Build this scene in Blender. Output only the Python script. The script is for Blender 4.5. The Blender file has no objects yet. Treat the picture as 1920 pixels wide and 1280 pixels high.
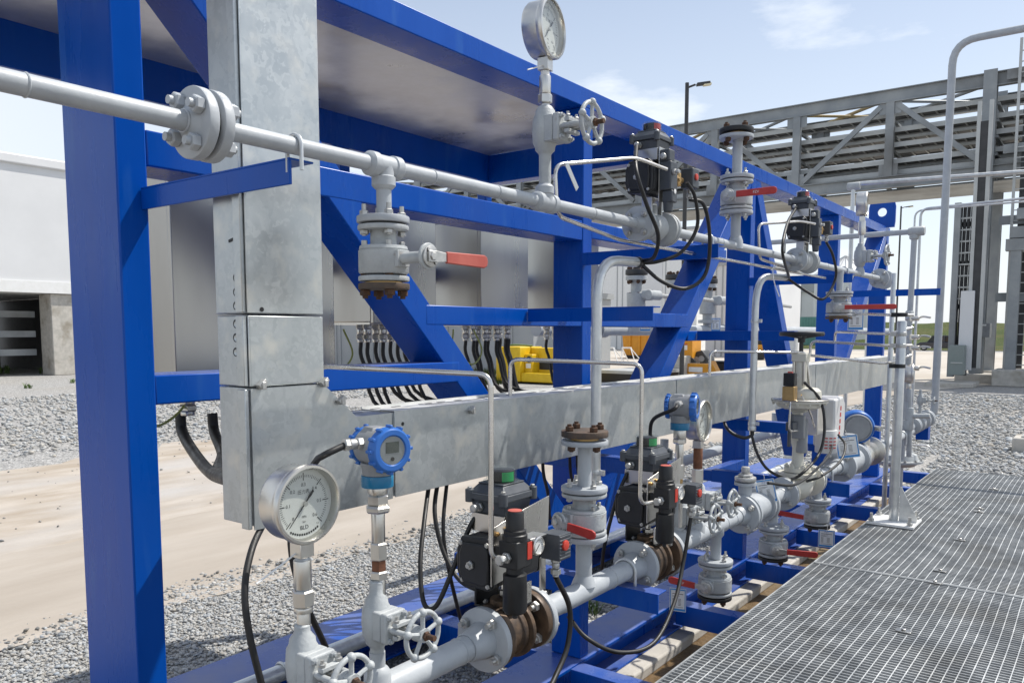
import bpy, math, random
import numpy as np
from mathutils import Matrix, Vector
random.seed(7); rng = np.random.default_rng(7)
R_ = math.radians
scn = bpy.context.scene
COL = scn.collection

# ------------------------------------------------------------------ camera model
FPX, TP, CAMH = 1500.0, 0.09, 1.65
PITCH = math.atan(TP); PY0 = 622 + FPX*TP
YAW = math.atan((2090-960)*math.cos(PITCH)/FPX)
FW = Vector((-math.sin(YAW)*math.cos(PITCH), math.cos(YAW)*math.cos(PITCH), -math.sin(PITCH)))
RT = Vector((math.cos(YAW), math.sin(YAW), 0))
UP = RT.cross(FW)

def at(u, v, X=None, Y=None, Z=None):
    """survey helper: the point of the photo's pixel (u, v) lying on a known world plane"""
    d = FW + RT*((u-960)/FPX) + UP*((PY0-v)/FPX)
    t = X/d.x if X is not None else (Y/d.y if Y is not None else (Z-CAMH)/d.z)
    return Vector((d.x*t, d.y*t, CAMH+d.z*t))

def make_camera():
    cd = bpy.data.cameras.new('camera'); cam = bpy.data.objects.new('camera', cd); COL.objects.link(cam)
    cd.sensor_width = 36; cd.lens = 36*FPX/1920; cd.shift_y = (PY0-640)/1920
    cd.clip_start = 0.05; cd.clip_end = 5000
    m = Matrix((RT, UP, -FW)).transposed().to_4x4(); m.translation = (0, 0, CAMH)
    cam.matrix_world = m; scn.camera = cam

# ------------------------------------------------------------------ materials
def _n(nt, t, **k):
    n = nt.nodes.new(t)
    for a, b in k.items(): setattr(n, a, b)
    return n

def mat(name, c1, c2=None, scale=8.0, detail=6.0, rough=0.5, rough2=None, metal=0.0, bump=0.0, bscale=60.0,
        kind='noise', coat=0.0, spec=0.5, stretch=None, c3=None, s3=2.0, t3=(0.55, 0.7), lo=0.35, hi=0.65, attr=None, bdist=0.002, dust=0.0):
    m = bpy.data.materials.new(name); m.use_nodes = True
    nt = m.node_tree; bs = nt.nodes['Principled BSDF']; L = nt.links.new
    bs.inputs['Roughness'].default_value = rough; bs.inputs['Metallic'].default_value = metal
    bs.inputs['Specular IOR Level'].default_value = spec
    bs.inputs['Coat Weight'].default_value = coat; bs.inputs['Coat Roughness'].default_value = 0.12
    c1 = tuple(c1)+(1,)
    if c2 is None:
        bs.inputs['Base Color'].default_value = c1
        return m
    tc = _n(nt, 'ShaderNodeTexCoord'); mp = _n(nt, 'ShaderNodeMapping')
    L(tc.outputs['Object'], mp.inputs['Vector'])
    if stretch: mp.inputs['Scale'].default_value = stretch
    if kind == 'voronoi':
        t = _n(nt, 'ShaderNodeTexVoronoi'); t.inputs['Scale'].default_value = scale
        nz0 = _n(nt, 'ShaderNodeTexNoise'); nz0.inputs['Scale'].default_value = scale*0.6
        nz0.inputs['Detail'].default_value = 3
        av = _n(nt, 'ShaderNodeMixRGB'); av.inputs[0].default_value = 0.12
        L(mp.outputs[0], nz0.inputs['Vector']); L(mp.outputs[0], av.inputs[1]); L(nz0.outputs['Color'], av.inputs[2])
        L(av.outputs[0], t.inputs['Vector'])
        sp = _n(nt, 'ShaderNodeSeparateColor'); L(t.outputs['Color'], sp.inputs[0]); src0 = sp.outputs[0]
        nz = _n(nt, 'ShaderNodeTexNoise'); nz.inputs['Scale'].default_value = scale*0.25; nz.inputs['Detail'].default_value = 5
        L(mp.outputs[0], nz.inputs['Vector'])
        mx = _n(nt, 'ShaderNodeMath', operation='MULTIPLY_ADD'); L(src0, mx.inputs[0]); mx.inputs[1].default_value = 0.45
        m2 = _n(nt, 'ShaderNodeMath', operation='MULTIPLY_ADD'); L(nz.outputs['Fac'], m2.inputs[0]); m2.inputs[1].default_value = 0.9; m2.inputs[2].default_value = -0.18
        L(m2.outputs[0], mx.inputs[2]); src = mx.outputs[0]; lo, hi = 0.05, 0.85
    else:
        t = _n(nt, 'ShaderNodeTexNoise'); t.inputs['Scale'].default_value = scale; t.inputs['Detail'].default_value = detail
        t.inputs['Roughness'].default_value = 0.62
        L(mp.outputs[0], t.inputs['Vector']); src = t.outputs['Fac']
    mr = _n(nt, 'ShaderNodeMapRange'); mr.inputs['From Min'].default_value = lo; mr.inputs['From Max'].default_value = hi
    L(src, mr.inputs['Value'])
    mix = _n(nt, 'ShaderNodeMixRGB'); mix.inputs[1].default_value = c1; mix.inputs[2].default_value = tuple(c2)+(1,)
    L(mr.outputs[0], mix.inputs[0]); colr = mix.outputs[0]
    if c3 is not None:
        t3n = _n(nt, 'ShaderNodeTexNoise'); t3n.inputs['Scale'].default_value = s3; t3n.inputs['Detail'].default_value = 7
        L(mp.outputs[0], t3n.inputs['Vector'])
        r3 = _n(nt, 'ShaderNodeMapRange'); r3.inputs['From Min'].default_value = t3[0]; r3.inputs['From Max'].default_value = t3[1]
        L(t3n.outputs['Fac'], r3.inputs['Value'])
        x3 = _n(nt, 'ShaderNodeMixRGB'); x3.inputs[2].default_value = tuple(c3)+(1,)
        L(r3.outputs[0], x3.inputs[0]); L(colr, x3.inputs[1]); colr = x3.outputs[0]
    if attr:
        an = _n(nt, 'ShaderNodeAttribute', attribute_name=attr)
        xm = _n(nt, 'ShaderNodeMixRGB', blend_type='MULTIPLY'); xm.inputs[0].default_value = 1
        L(colr, xm.inputs[1]); L(an.outputs['Color'], xm.inputs[2]); colr = xm.outputs[0]
    L(colr, bs.inputs['Base Color'])
    if dust:
        ge = _n(nt, 'ShaderNodeNewGeometry'); sz = _n(nt, 'ShaderNodeSeparateXYZ'); L(ge.outputs['Normal'], sz.inputs[0])
        dn = _n(nt, 'ShaderNodeTexNoise'); dn.inputs['Scale'].default_value = 5; dn.inputs['Detail'].default_value = 8; L(mp.outputs[0], dn.inputs['Vector'])
        dr = _n(nt, 'ShaderNodeMapRange'); dr.inputs['From Min'].default_value = .3; dr.inputs['From Max'].default_value = .75; dr.inputs['To Max'].default_value = dust; L(dn.outputs['Fac'], dr.inputs['Value'])
        dz = _n(nt, 'ShaderNodeMapRange'); dz.inputs['From Min'].default_value = .6; dz.inputs['From Max'].default_value = .95; L(sz.outputs[2], dz.inputs['Value'])
        dm = _n(nt, 'ShaderNodeMath', operation='MULTIPLY'); L(dr.outputs[0], dm.inputs[0]); L(dz.outputs[0], dm.inputs[1])
        dx = _n(nt, 'ShaderNodeMixRGB'); dx.inputs[2].default_value = (.30, .28, .26, 1); L(dm.outputs[0], dx.inputs[0]); L(colr, dx.inputs[1]); L(dx.outputs[0], bs.inputs['Base Color'])
    if rough2 is not None:
        rr = _n(nt, 'ShaderNodeMapRange'); rr.inputs['To Min'].default_value = rough; rr.inputs['To Max'].default_value = rough2
        L(mr.outputs[0], rr.inputs['Value']); L(rr.outputs[0], bs.inputs['Roughness'])
    if bump:
        bn = _n(nt, 'ShaderNodeTexNoise'); bn.inputs['Scale'].default_value = bscale; bn.inputs['Detail'].default_value = 4
        L(mp.outputs[0], bn.inputs['Vector'])
        bp = _n(nt, 'ShaderNodeBump'); bp.inputs['Strength'].default_value = bump; bp.inputs['Distance'].default_value = bdist
        L(bn.outputs['Fac'], bp.inputs['Height']); L(bp.outputs[0], bs.inputs['Normal'])
    return m

M = {}
M['blue'] = mat('blue_gloss_paint', (.0, .062, .36), (.0, .075, .41), 5, rough=.22, rough2=.36, bump=.08, bscale=120, coat=.0, spec=.24, dust=.5, stretch=(1, 1, .16),
                c3=(.03, .13, .42), s3=16, t3=(.60, .92))
M['pipe'] = mat('grey_pipe_paint', (.37, .395, .42), (.44, .465, .485), 14, rough=.38, rough2=.5, bump=.15, bscale=130, c3=(.36, .345, .31), s3=11, t3=(.68, .82))
M['valve'] = mat('cast_grey_paint', (.36, .38, .39), (.46, .48, .48), 22, rough=.42, rough2=.55, bump=.5, bscale=160, c3=(.22, .18, .14), s3=26, t3=(.68, .8))
M['galv'] = mat('galvanised_steel', (.40, .43, .44), (.54, .565, .565), 48, kind='voronoi', rough=.30, rough2=.44, metal=.72, bump=.05, bscale=40,
                c3=(.61, .605, .565), s3=15, t3=(.53, .74))
M['galvbar'] = mat('galvanised_bar', (.36, .375, .385), (.52, .535, .54), 12, rough=.4, rough2=.55, metal=.5, c3=(.33, .33, .32), s3=3.5, t3=(.5, .75))
M['galvpipe'] = mat('galvanised_tube', (.50, .52, .53), (.68, .69, .68), 18, rough=.3, rough2=.45, metal=.65, bump=.1, bscale=70)
M['steel'] = mat('stainless_steel', (.56, .54, .50), (.68, .66, .62), 6, rough=.24, rough2=.36, metal=1, stretch=(1, 1, .2))
M['tube'] = mat('stainless_tubing', (.58, .56, .53), (.7, .68, .65), 9, rough=.2, rough2=.3, metal=1)
M['cab'] = mat('cabinet_stainless_sheet', (.44, .43, .405), (.54, .525, .495), 4, rough=.24, rough2=.36, metal=.95, stretch=(1, 1, .2), c3=(.34, .32, .29), s3=2, t3=(.5, .75), bump=.12, bscale=3, bdist=.01)
M['zinc'] = mat('zinc_plated_bolt', (.42, .42, .40), (.58, .57, .55), 60, rough=.35, rough2=.5, metal=.75)
M['rust'] = mat('rusted_bolt', (.045, .026, .017), (.12, .058, .03), 70, rough=.75, rough2=.9, bump=.4, bscale=300)
M['rustflange'] = mat('rusted_flange', (.05, .042, .036), (.12, .08, .055), 30, rough=.6, rough2=.85, bump=.3, bscale=200)
M['bronze'] = mat('weathered_bronze', (.085, .058, .04), (.165, .108, .068), 26, rough=.42, rough2=.65, metal=.45, bump=.2, bscale=150, c3=(.045, .035, .03), s3=18, t3=(.5, .68))
M['brass'] = mat('brass', (.45, .29, .12), (.56, .38, .18), 30, rough=.3, rough2=.42, metal=.9)
M['copperrust'] = mat('rusty_nipple', (.13, .05, .024), (.22, .09, .045), 60, rough=.7, rough2=.85)
M['black'] = mat('black_plastic', (.009, .0095, .011), (.016, .0165, .018), 25, rough=.36, rough2=.5, bump=.1, bscale=300)
M['blackcast'] = mat('black_anodised_body', (.011, .012, .014), (.02, .021, .024), 25, rough=.42, rough2=.55, bump=.2, bscale=400)
M['dgrey'] = mat('dark_grey_cast_enclosure', (.05, .057, .068), (.07, .078, .09), 20, rough=.38, rough2=.5, bump=.12, bscale=300)
M['rubber'] = mat('black_cable_sheath', (.010, .010, .011), (.02, .019, .018), 30, rough=.4, rough2=.6)
M['gasket'] = mat('dark_gasket', (.012, .012, .013))
M['bluecap'] = mat('bright_blue_cap', (.02, .125, .44), (.03, .15, .50), 12, rough=.32, rough2=.45)
M['cyan'] = mat('petrol_blue_collar', (.008, .15, .30), (.012, .19, .36), 12, rough=.3)
M['tgrey'] = mat('grey_transmitter_paint', (.24, .25, .26), (.29, .30, .31), 12, rough=.36, rough2=.46, bump=.1, bscale=250)
M['red'] = mat('red_plastic', (.50, .035, .02), (.56, .06, .035), 20, rough=.4)
M['handle'] = mat('faded_red_sleeve', (.42, .075, .055), (.50, .12, .09), 16, rough=.5, rough2=.62)
M['redhandle'] = mat('red_lever', (.42, .03, .025), (.50, .05, .04), 18, rough=.42, rough2=.55)
M['white'] = mat('white_paint', (.74, .74, .72), (.8, .8, .79), 6, rough=.4)
M['dial'] = mat('dial_face', (.66, .66, .64), (.69, .69, .67), 5, rough=.45)
M['ink'] = mat('black_ink', (.012, .012, .013))
M['redink'] = mat('red_ink', (.5, .03, .03))
M['blueink'] = mat('blue_ink', (.03, .25, .62))
M['navyink'] = mat('navy_ink', (.05, .12, .42))
M['card'] = mat('laminated_card', (.72, .74, .75), (.77, .78, .78), 10, rough=.25)
M['lcd'] = mat('lcd_glass', (.06, .075, .07), rough=.15)
M['green'] = mat('indicator_green', (.01, .26, .07), (.015, .3, .09), 10, rough=.3)
M['indred'] = mat('indicator_red', (.38, .03, .03), (.42, .05, .04), 10, rough=.3)
M['cream'] = mat('cream_paint', (.60, .58, .50), (.66, .64, .56), 12, rough=.4, rough2=.52, bump=.15, bscale=140, c3=(.42, .37, .27), s3=14, t3=(.64, .8))
M['offwhite'] = mat('white_enclosure', (.56, .56, .555), (.62, .62, .61), 8, rough=.35)
M['yellow'] = mat('yellow_paint', (.68, .43, .006), (.76, .5, .015), 5, rough=.45)
M['orange'] = mat('orange_paint', (.62, .26, .012), (.70, .31, .02), 4, rough=.5, c3=(.3, .12, .02), s3=6, t3=(.62, .8))
M['concrete'] = mat('concrete', (.42, .40, .36), (.54, .51, .46), 6, rough=.85, bump=.5, bscale=60, bdist=.004, c3=(.30, .27, .22), s3=2.2, t3=(.52, .72))
M['wall'] = mat('white_wall_panel', (.66, .665, .67), (.71, .715, .72), .6, rough=.5)
M['wallshade'] = mat('grey_roof_sheet', (.34, .36, .37), (.4, .41, .42), .6, rough=.5)
M['rack'] = mat('weathered_galvanised_rack', (.24, .26, .275), (.33, .345, .35), 1.2, rough=.55, metal=.25, c3=(.16, .16, .155), s3=.5, t3=(.5, .7))
M['tray'] = mat('cable_ladder_zinc', (.42, .43, .42), (.52, .53, .52), 1.0, rough=.5, metal=.3)
M['blackpipe'] = mat('dark_steel', (.03, .031, .033), (.05, .05, .052), 4, rough=.5)
M['beige'] = mat('tan_boom', (.34, .25, .11), (.4, .3, .14), 2, rough=.6)
M['roofplate'] = mat('canopy_underside_sheet', (.43, .45, .49), (.70, .72, .76), 3.2, rough=.26, rough2=.46, metal=.5, c3=(.40, .36, .31), s3=2.2, t3=(.56, .74), bump=.2, bscale=5, bdist=.01)
M['galvsunlit'] = mat('galvanised_sunlit_top', (.58, .585, .57), (.68, .68, .66), 14, rough=.5, rough2=.6, metal=.2, c3=(.5, .49, .46), s3=8, t3=(.5, .75))  # galvanising in a paler colour, with the sunlight on the tray top painted in
M['ivy'] = mat('leaf_green', (.07, .12, .03), (.13, .19, .06), 9, rough=.6)
M['carpaint'] = mat('dark_car_paint', (.012, .016, .028), (.016, .02, .034), 2, rough=.15, coat=.6)
M['silvercar'] = mat('silver_car_paint', (.36, .4, .43), (.4, .44, .47), 2, rough=.2, metal=.4, coat=.5)
M['glass'] = mat('dark_vehicle_glass', (.02, .024, .028), rough=.06)
M['tealbox'] = mat('teal_container', (.10, .26, .24), (.13, .3, .28), 2, rough=.55)
M['boxgrn'] = mat('grey_green_box', (.20, .24, .23), (.235, .27, .26), 2, rough=.5)
M['earthwire'] = mat('yellow_green_wire', (.30, .32, .08), (.36, .38, .12), 40, rough=.45)

def lens_material():
    m = bpy.data.materials.new('clear_lens'); m.use_nodes = True; nt = m.node_tree
    for n in list(nt.nodes): nt.nodes.remove(n)
    o = _n(nt, 'ShaderNodeOutputMaterial'); mx = _n(nt, 'ShaderNodeMixShader')
    t = _n(nt, 'ShaderNodeBsdfTransparent'); g = _n(nt, 'ShaderNodeBsdfGlossy'); g.inputs['Roughness'].default_value = .06
    t.inputs[0].default_value = (.96, .97, .96, 1)
    lw = _n(nt, 'ShaderNodeLayerWeight'); pw = _n(nt, 'ShaderNodeMath', operation='POWER'); pw.inputs[1].default_value = 4
    f = _n(nt, 'ShaderNodeMath', operation='MULTIPLY_ADD'); f.inputs[1].default_value = .5; f.inputs[2].default_value = .035
    nt.links.new(lw.outputs['Facing'], pw.inputs[0]); nt.links.new(pw.outputs[0], f.inputs[0])
    nt.links.new(f.outputs[0], mx.inputs[0]); nt.links.new(t.outputs[0], mx.inputs[1]); nt.links.new(g.outputs[0], mx.inputs[2])
    nt.links.new(mx.outputs[0], o.inputs[0])
    return m
M['lens'] = lens_material()

# ------------------------------------------------------------------ mesh builder
def basis(axis):
    z = Vector(axis).normalized()
    h = Vector((0, 0, 1)) if abs(z.z) < .95 else Vector((1, 0, 0))
    x = h.cross(z).normalized(); y = z.cross(x)
    return Matrix((x, y, z)).transposed()

WM = {}
class MB:
    def __init__(s, m='pipe', T=None):
        s.v = []; s.f = []; s.fm = []; s.ms = []; s.T = T.copy() if T is not None else Matrix(); s.m(m)
    def m(s, name):
        if name not in s.ms: s.ms.append(name)
        s.cur = s.ms.index(name); return s
    def add(s, vs, fs):
        o = len(s.v); T = s.T
        s.v.extend((T @ Vector(p))[:] for p in vs)
        s.f.extend(tuple(i+o for i in f) for f in fs); s.fm.extend([s.cur]*len(fs)); return s
    def box(s, c, d, rot=None):
        c = Vector(c); h = Vector(d)/2; vs = []
        for i in range(8):
            p = Vector((h.x if i & 1 else -h.x, h.y if i & 2 else -h.y, h.z if i & 4 else -h.z))
            vs.append(c + (rot @ p if rot is not None else p))
        return s.add(vs, [(0, 2, 3, 1), (4, 5, 7, 6), (0, 1, 5, 4), (2, 6, 7, 3), (0, 4, 6, 2), (1, 3, 7, 5)])
    def bx(s, x0, x1, y0, y1, z0, z1):
        return s.box(((x0+x1)/2, (y0+y1)/2, (z0+z1)/2), (abs(x1-x0), abs(y1-y0), abs(z1-z0)))
    def frust(s, c, d0, d1, h):
        (a, b), (e, g) = d0, d1; x, y, z = c
        vs = [(x-a/2, y-b/2, z), (x+a/2, y-b/2, z), (x+a/2, y+b/2, z), (x-a/2, y+b/2, z),
              (x-e/2, y-g/2, z+h), (x+e/2, y-g/2, z+h), (x+e/2, y+g/2, z+h), (x-e/2, y+g/2, z+h)]
        return s.add(vs, [(3, 2, 1, 0), (4, 5, 6, 7), (0, 1, 5, 4), (1, 2, 6, 5), (2, 3, 7, 6), (3, 0, 4, 7)])
    def lathe(s, o, axis, prof, seg=28, caps=True):
        B = basis(axis); o = Vector(o); vs = []; fs = []
        for r, h in prof:
            for k in range(seg):
                a = 2*math.pi*k/seg
                vs.append(o + B @ Vector((r*math.cos(a), r*math.sin(a), h)))
        for j in range(len(prof)-1):
            for k in range(seg):
                a, b = j*seg+k, j*seg+(k+1) % seg
                fs.append((a, b, b+seg, a+seg))
        if caps and prof[0][0] > 1e-6: fs.append(tuple(range(seg-1, -1, -1)))
        if caps and prof[-1][0] > 1e-6: fs.append(tuple((len(prof)-1)*seg+k for k in range(seg)))
        return s.add(vs, fs)
    def cyl(s, p0, p1, r, r1=None, seg=20):
        p0 = Vector(p0); p1 = Vector(p1); d = p1-p0
        return s.lathe(p0, d, [(r, 0), (r if r1 is None else r1, d.length)], seg)
    def rcyl(s, p0, p1, r, e=.003, seg=24):
        p0 = Vector(p0); d = Vector(p1)-p0; h = d.length; e = min(e, h*.45, r*.5)
        return s.lathe(p0, d, [(r-e, 0), (r-.3*e, .3*e), (r, e), (r, h-e), (r-.3*e, h-.3*e), (r-e, h)], seg)
    def hexn(s, p0, p1, r):
        p0 = Vector(p0); d = Vector(p1)-p0; h = d.length; e = min(.15*r, .3*h)
        return s.lathe(p0, d, [(r*.86, 0), (r, e), (r, h-e), (r*.86, h)], 6)
    def tor(s, c, axis, R, r, S=36, q=10, a0=0, a1=2*math.pi):
        B = basis(axis); c = Vector(c); vs = []; fs = []; full = abs(a1-a0-2*math.pi) < 1e-6
        n = S if full else S+1
        for i in range(n):
            a = a0+(a1-a0)*i/S
            for j in range(q):
                b = 2*math.pi*j/q
                vs.append(c + B @ Vector(((R+r*math.cos(b))*math.cos(a), (R+r*math.cos(b))*math.sin(a), r*math.sin(b))))
        for i in range(S):
            i2 = (i+1) % n
            for j in range(q):
                j2 = (j+1) % q
                fs.append((i*q+j, i2*q+j, i2*q+j2, i*q+j2))
        if not full: fs += [tuple(range(q-1, -1, -1)), tuple(S*q+j for j in range(q))]
        return s.add(vs, fs)
    def sph(s, c, r, sc=(1, 1, 1), seg=20, rings=12):
        vs = [(c[0], c[1], c[2]-r*sc[2])]; fs = []
        for i in range(1, rings):
            t = math.pi*i/rings
            for k in range(seg):
                a = 2*math.pi*k/seg
                vs.append((c[0]+r*sc[0]*math.sin(t)*math.cos(a), c[1]+r*sc[1]*math.sin(t)*math.sin(a), c[2]-r*sc[2]*math.cos(t)))
        vs.append((c[0], c[1], c[2]+r*sc[2])); n = len(vs)-1
        for k in range(seg):
            k2 = (k+1) % seg
            fs.append((0, 1+k2, 1+k)); fs.append((n, n-seg+k, n-seg+k2))
            for i in range(rings-2):
                a = 1+i*seg
                fs.append((a+k, a+k2, a+seg+k2, a+seg+k))
        return s.add(vs, fs)
    def prism(s, poly, o, ux, uy, depth):
        """polygon in the (ux, uy) plane at o, extruded by the vector depth"""
        o = Vector(o); ux = Vector(ux); uy = Vector(uy); d = Vector(depth)
        a = [o+ux*p[0]+uy*p[1] for p in poly]; n = len(a)
        fs = [tuple(range(n-1, -1, -1)), tuple(range(n, 2*n))]
        if ux.cross(uy).dot(d) < 0: fs = [tuple(reversed(f)) for f in fs]
        for k in range(n):
            k2 = (k+1) % n
            q = (k, k2, k2+n, k+n)
            fs.append(q if ux.cross(uy).dot(d) > 0 else tuple(reversed(q)))
        return s.add(a+[p+d for p in a], fs)
    def tube(s, pts, r, seg=10, bend=0.0, smooth=0):
        P = [Vector(p) for p in pts]
        if bend > 0 and len(P) > 2:
            Q = [P[0]]
            for i in range(1, len(P)-1):
                a, b, c = P[i-1], P[i], P[i+1]
                d0 = (a-b); d1 = (c-b); e = min(bend, d0.length*.48, d1.length*.48)
                p, q = b+d0.normalized()*e, b+d1.normalized()*e
                for k in range(7):
                    t = k/6; Q.append(p*(1-t)**2+b*2*t*(1-t)+q*t*t)
            Q.append(P[-1]); P = Q
        elif smooth and len(P) > 2:
            Q = []; E = [P[0]*2-P[1]]+P+[P[-1]*2-P[-2]]
            for i in range(1, len(E)-2):
                p0, p1, p2, p3 = E[i-1:i+3]
                for k in range(smooth):
                    t = k/smooth
                    Q.append(.5*((2*p1)+(p2-p0)*t+(2*p0-5*p1+4*p2-p3)*t*t+(3*p1-p0-3*p2+p3)*t**3))
            Q.append(P[-1]); P = Q
        vs = []; fs = []; n = len(P); nx = None
        for i in range(n):
            t = (P[min(i+1, n-1)]-P[max(i-1, 0)]).normalized()
            if nx is None:
                nx = t.orthogonal().normalized()
            else:
                nx = (nx-t*nx.dot(t)).normalized()
            ny = t.cross(nx)
            for k in range(seg):
                a = 2*math.pi*k/seg
                vs.append(P[i]+nx*(r*math.cos(a))+ny*(r*math.sin(a)))
        for i in range(n-1):
            for k in range(seg):
                a, b = i*seg+k, i*seg+(k+1) % seg
                fs.append((a, b, b+seg, a+seg))
        fs.append(tuple(range(seg-1, -1, -1))); fs.append(tuple((n-1)*seg+k for k in range(seg)))
        return s.add(vs, fs)
    def text(s, txt, size, o, ux, uy, lift=0.0006, align='CENTER', thick=0.0):
        vs, fs = text_geo(txt, align)
        o = Vector(o); ux = Vector(ux).normalized(); uy = Vector(uy).normalized(); nz = ux.cross(uy)
        return s.add([o+ux*(p[0]*size)+uy*(p[1]*size)+nz*lift for p in vs], fs)
    def build(s, name, parent=None, bevel=0.0, kind=None, angle=38, segs=2):
        me = bpy.data.meshes.new(name)
        vs = s.v
        if parent is not None:
            inv = WM[parent.name].inverted(); vs = [(inv @ Vector(p))[:] for p in vs]
        me.from_pydata(vs, [], s.f)
        for k in s.ms: me.materials.append(M[k])
        me.polygons.foreach_set('material_index', s.fm)
        me.polygons.foreach_set('use_smooth', [True]*len(s.f))
        me.update(); me.set_sharp_from_angle(angle=R_(angle))
        o = bpy.data.objects.new(name, me); COL.objects.link(o)
        if parent is not None:
            o.parent = parent; WM[o.name] = WM[parent.name]
        else:
            WM[o.name] = Matrix()
        if bevel:
            b = o.modifiers.new('bevel', 'BEVEL'); b.width = bevel; b.segments = segs; b.limit_method = 'ANGLE'; b.angle_limit = R_(40)
            b.harden_normals = False
        if kind: o['kind'] = kind
        return o

_TX = {}
def text_geo(txt, align):
    if (txt, align) in _TX: return _TX[(txt, align)]
    cu = bpy.data.curves.new('lettering', 'FONT'); cu.body = txt; cu.align_x = align; cu.align_y = 'CENTER'; cu.resolution_u = 3
    ob = bpy.data.objects.new('lettering', cu); COL.objects.link(ob)
    bpy.context.view_layer.update()
    ev = ob.evaluated_get(bpy.context.evaluated_depsgraph_get()); me = ev.to_mesh()
    r = ([tuple(v.co) for v in me.vertices], [tuple(p.vertices) for p in me.polygons])
    ev.to_mesh_clear(); bpy.data.objects.remove(ob); bpy.data.curves.remove(cu)
    _TX[(txt, align)] = r
    return r

def tag(o, label, cat, group=None, kind=None):
    o['label'] = label; o['category'] = cat
    if group: o['group'] = group
    if kind: o['kind'] = kind
    return o

def thing(name, label, cat, loc=(0, 0, 0), rz=0.0, group=None, sc=1.0):
    o = bpy.data.objects.new(name, None); COL.objects.link(o); o.empty_display_size = .05
    o.location = loc; o.rotation_euler = (0, 0, rz)
    WM[o.name] = Matrix.Translation(Vector(loc)) @ Matrix.Rotation(rz, 4, 'Z')
    tag(o, label, cat, group)
    T = WM[o.name] @ Matrix.Scale(sc, 4)
    return o, T

_BOLT = {}
def bolt(parent, p, axis, r=.008, stud=.014, nut=.010, m='zinc', name='bolt', T=None, studm=None):
    """hex nut sitting on p along axis with a stud end standing out; mesh shared between copies"""
    key = (round(r, 4), round(stud, 4), round(nut, 4), m, studm)
    if key not in _BOLT:
        b = MB(m); b.hexn((0, 0, 0), (0, 0, nut), r); b.m(studm or m).cyl((0, 0, nut), (0, 0, nut+stud), r*.52, seg=10)
        o = b.build(name); _BOLT[key] = o.data; bpy.data.objects.remove(o)
    o = bpy.data.objects.new(name, _BOLT[key]); COL.objects.link(o); o.parent = parent
    W = Matrix.Translation(Vector(p)) @ basis(axis).to_4x4()
    if T is not None: W = T @ W
    o.matrix_local = WM[parent.name].inverted() @ W
    WM[o.name] = WM[parent.name] @ o.matrix_local
    return o

def flange(parent, c, axis, r, t, n=4, pc=None, m='pipe', T=None, bolts='f', bm='zinc', br=None, name='flange', stud=.012, ph=None, hub=0, hubm=None):
    """flange disc centred at c (its face towards +axis at c+axis*t/2), bolts on the 'f'ront (+axis), 'b'ack or both"""
    c = Vector(c); ax = Vector(axis).normalized(); hr = .31 if r < .065 else .42
    b = MB(m, T); b.rcyl(c-ax*t/2, c+ax*t/2, r, .0022, 40)
    if hub:
        b.lathe(c+ax*(t/2 if hub > 0 else -t/2), ax*(1 if hub > 0 else -1), [(r*.58, 0), (r*hr*1.06, abs(hub)*.8), (r*hr, abs(hub))], 28)
        b.tor(c+ax*(t/2+abs(hub))*(1 if hub > 0 else -1), ax, r*hr*.985, .0022, 28, 6)
    o = b.build(name, parent)
    pc = pc or r*.76; br = br or r*.14; B = basis(ax); ph = math.pi/n if ph is None else ph
    for k in range(n):
        a = ph+2*math.pi*k/n
        q = c + B @ Vector((pc*math.cos(a), pc*math.sin(a), 0))
        if 'f' in bolts: bolt(o, q+ax*t/2, ax, br, stud, br*1.1, bm, T=T)
        if 'b' in bolts: bolt(o, q-ax*t/2, -ax, br, stud, br*1.1, bm, T=T)
    return o
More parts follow.
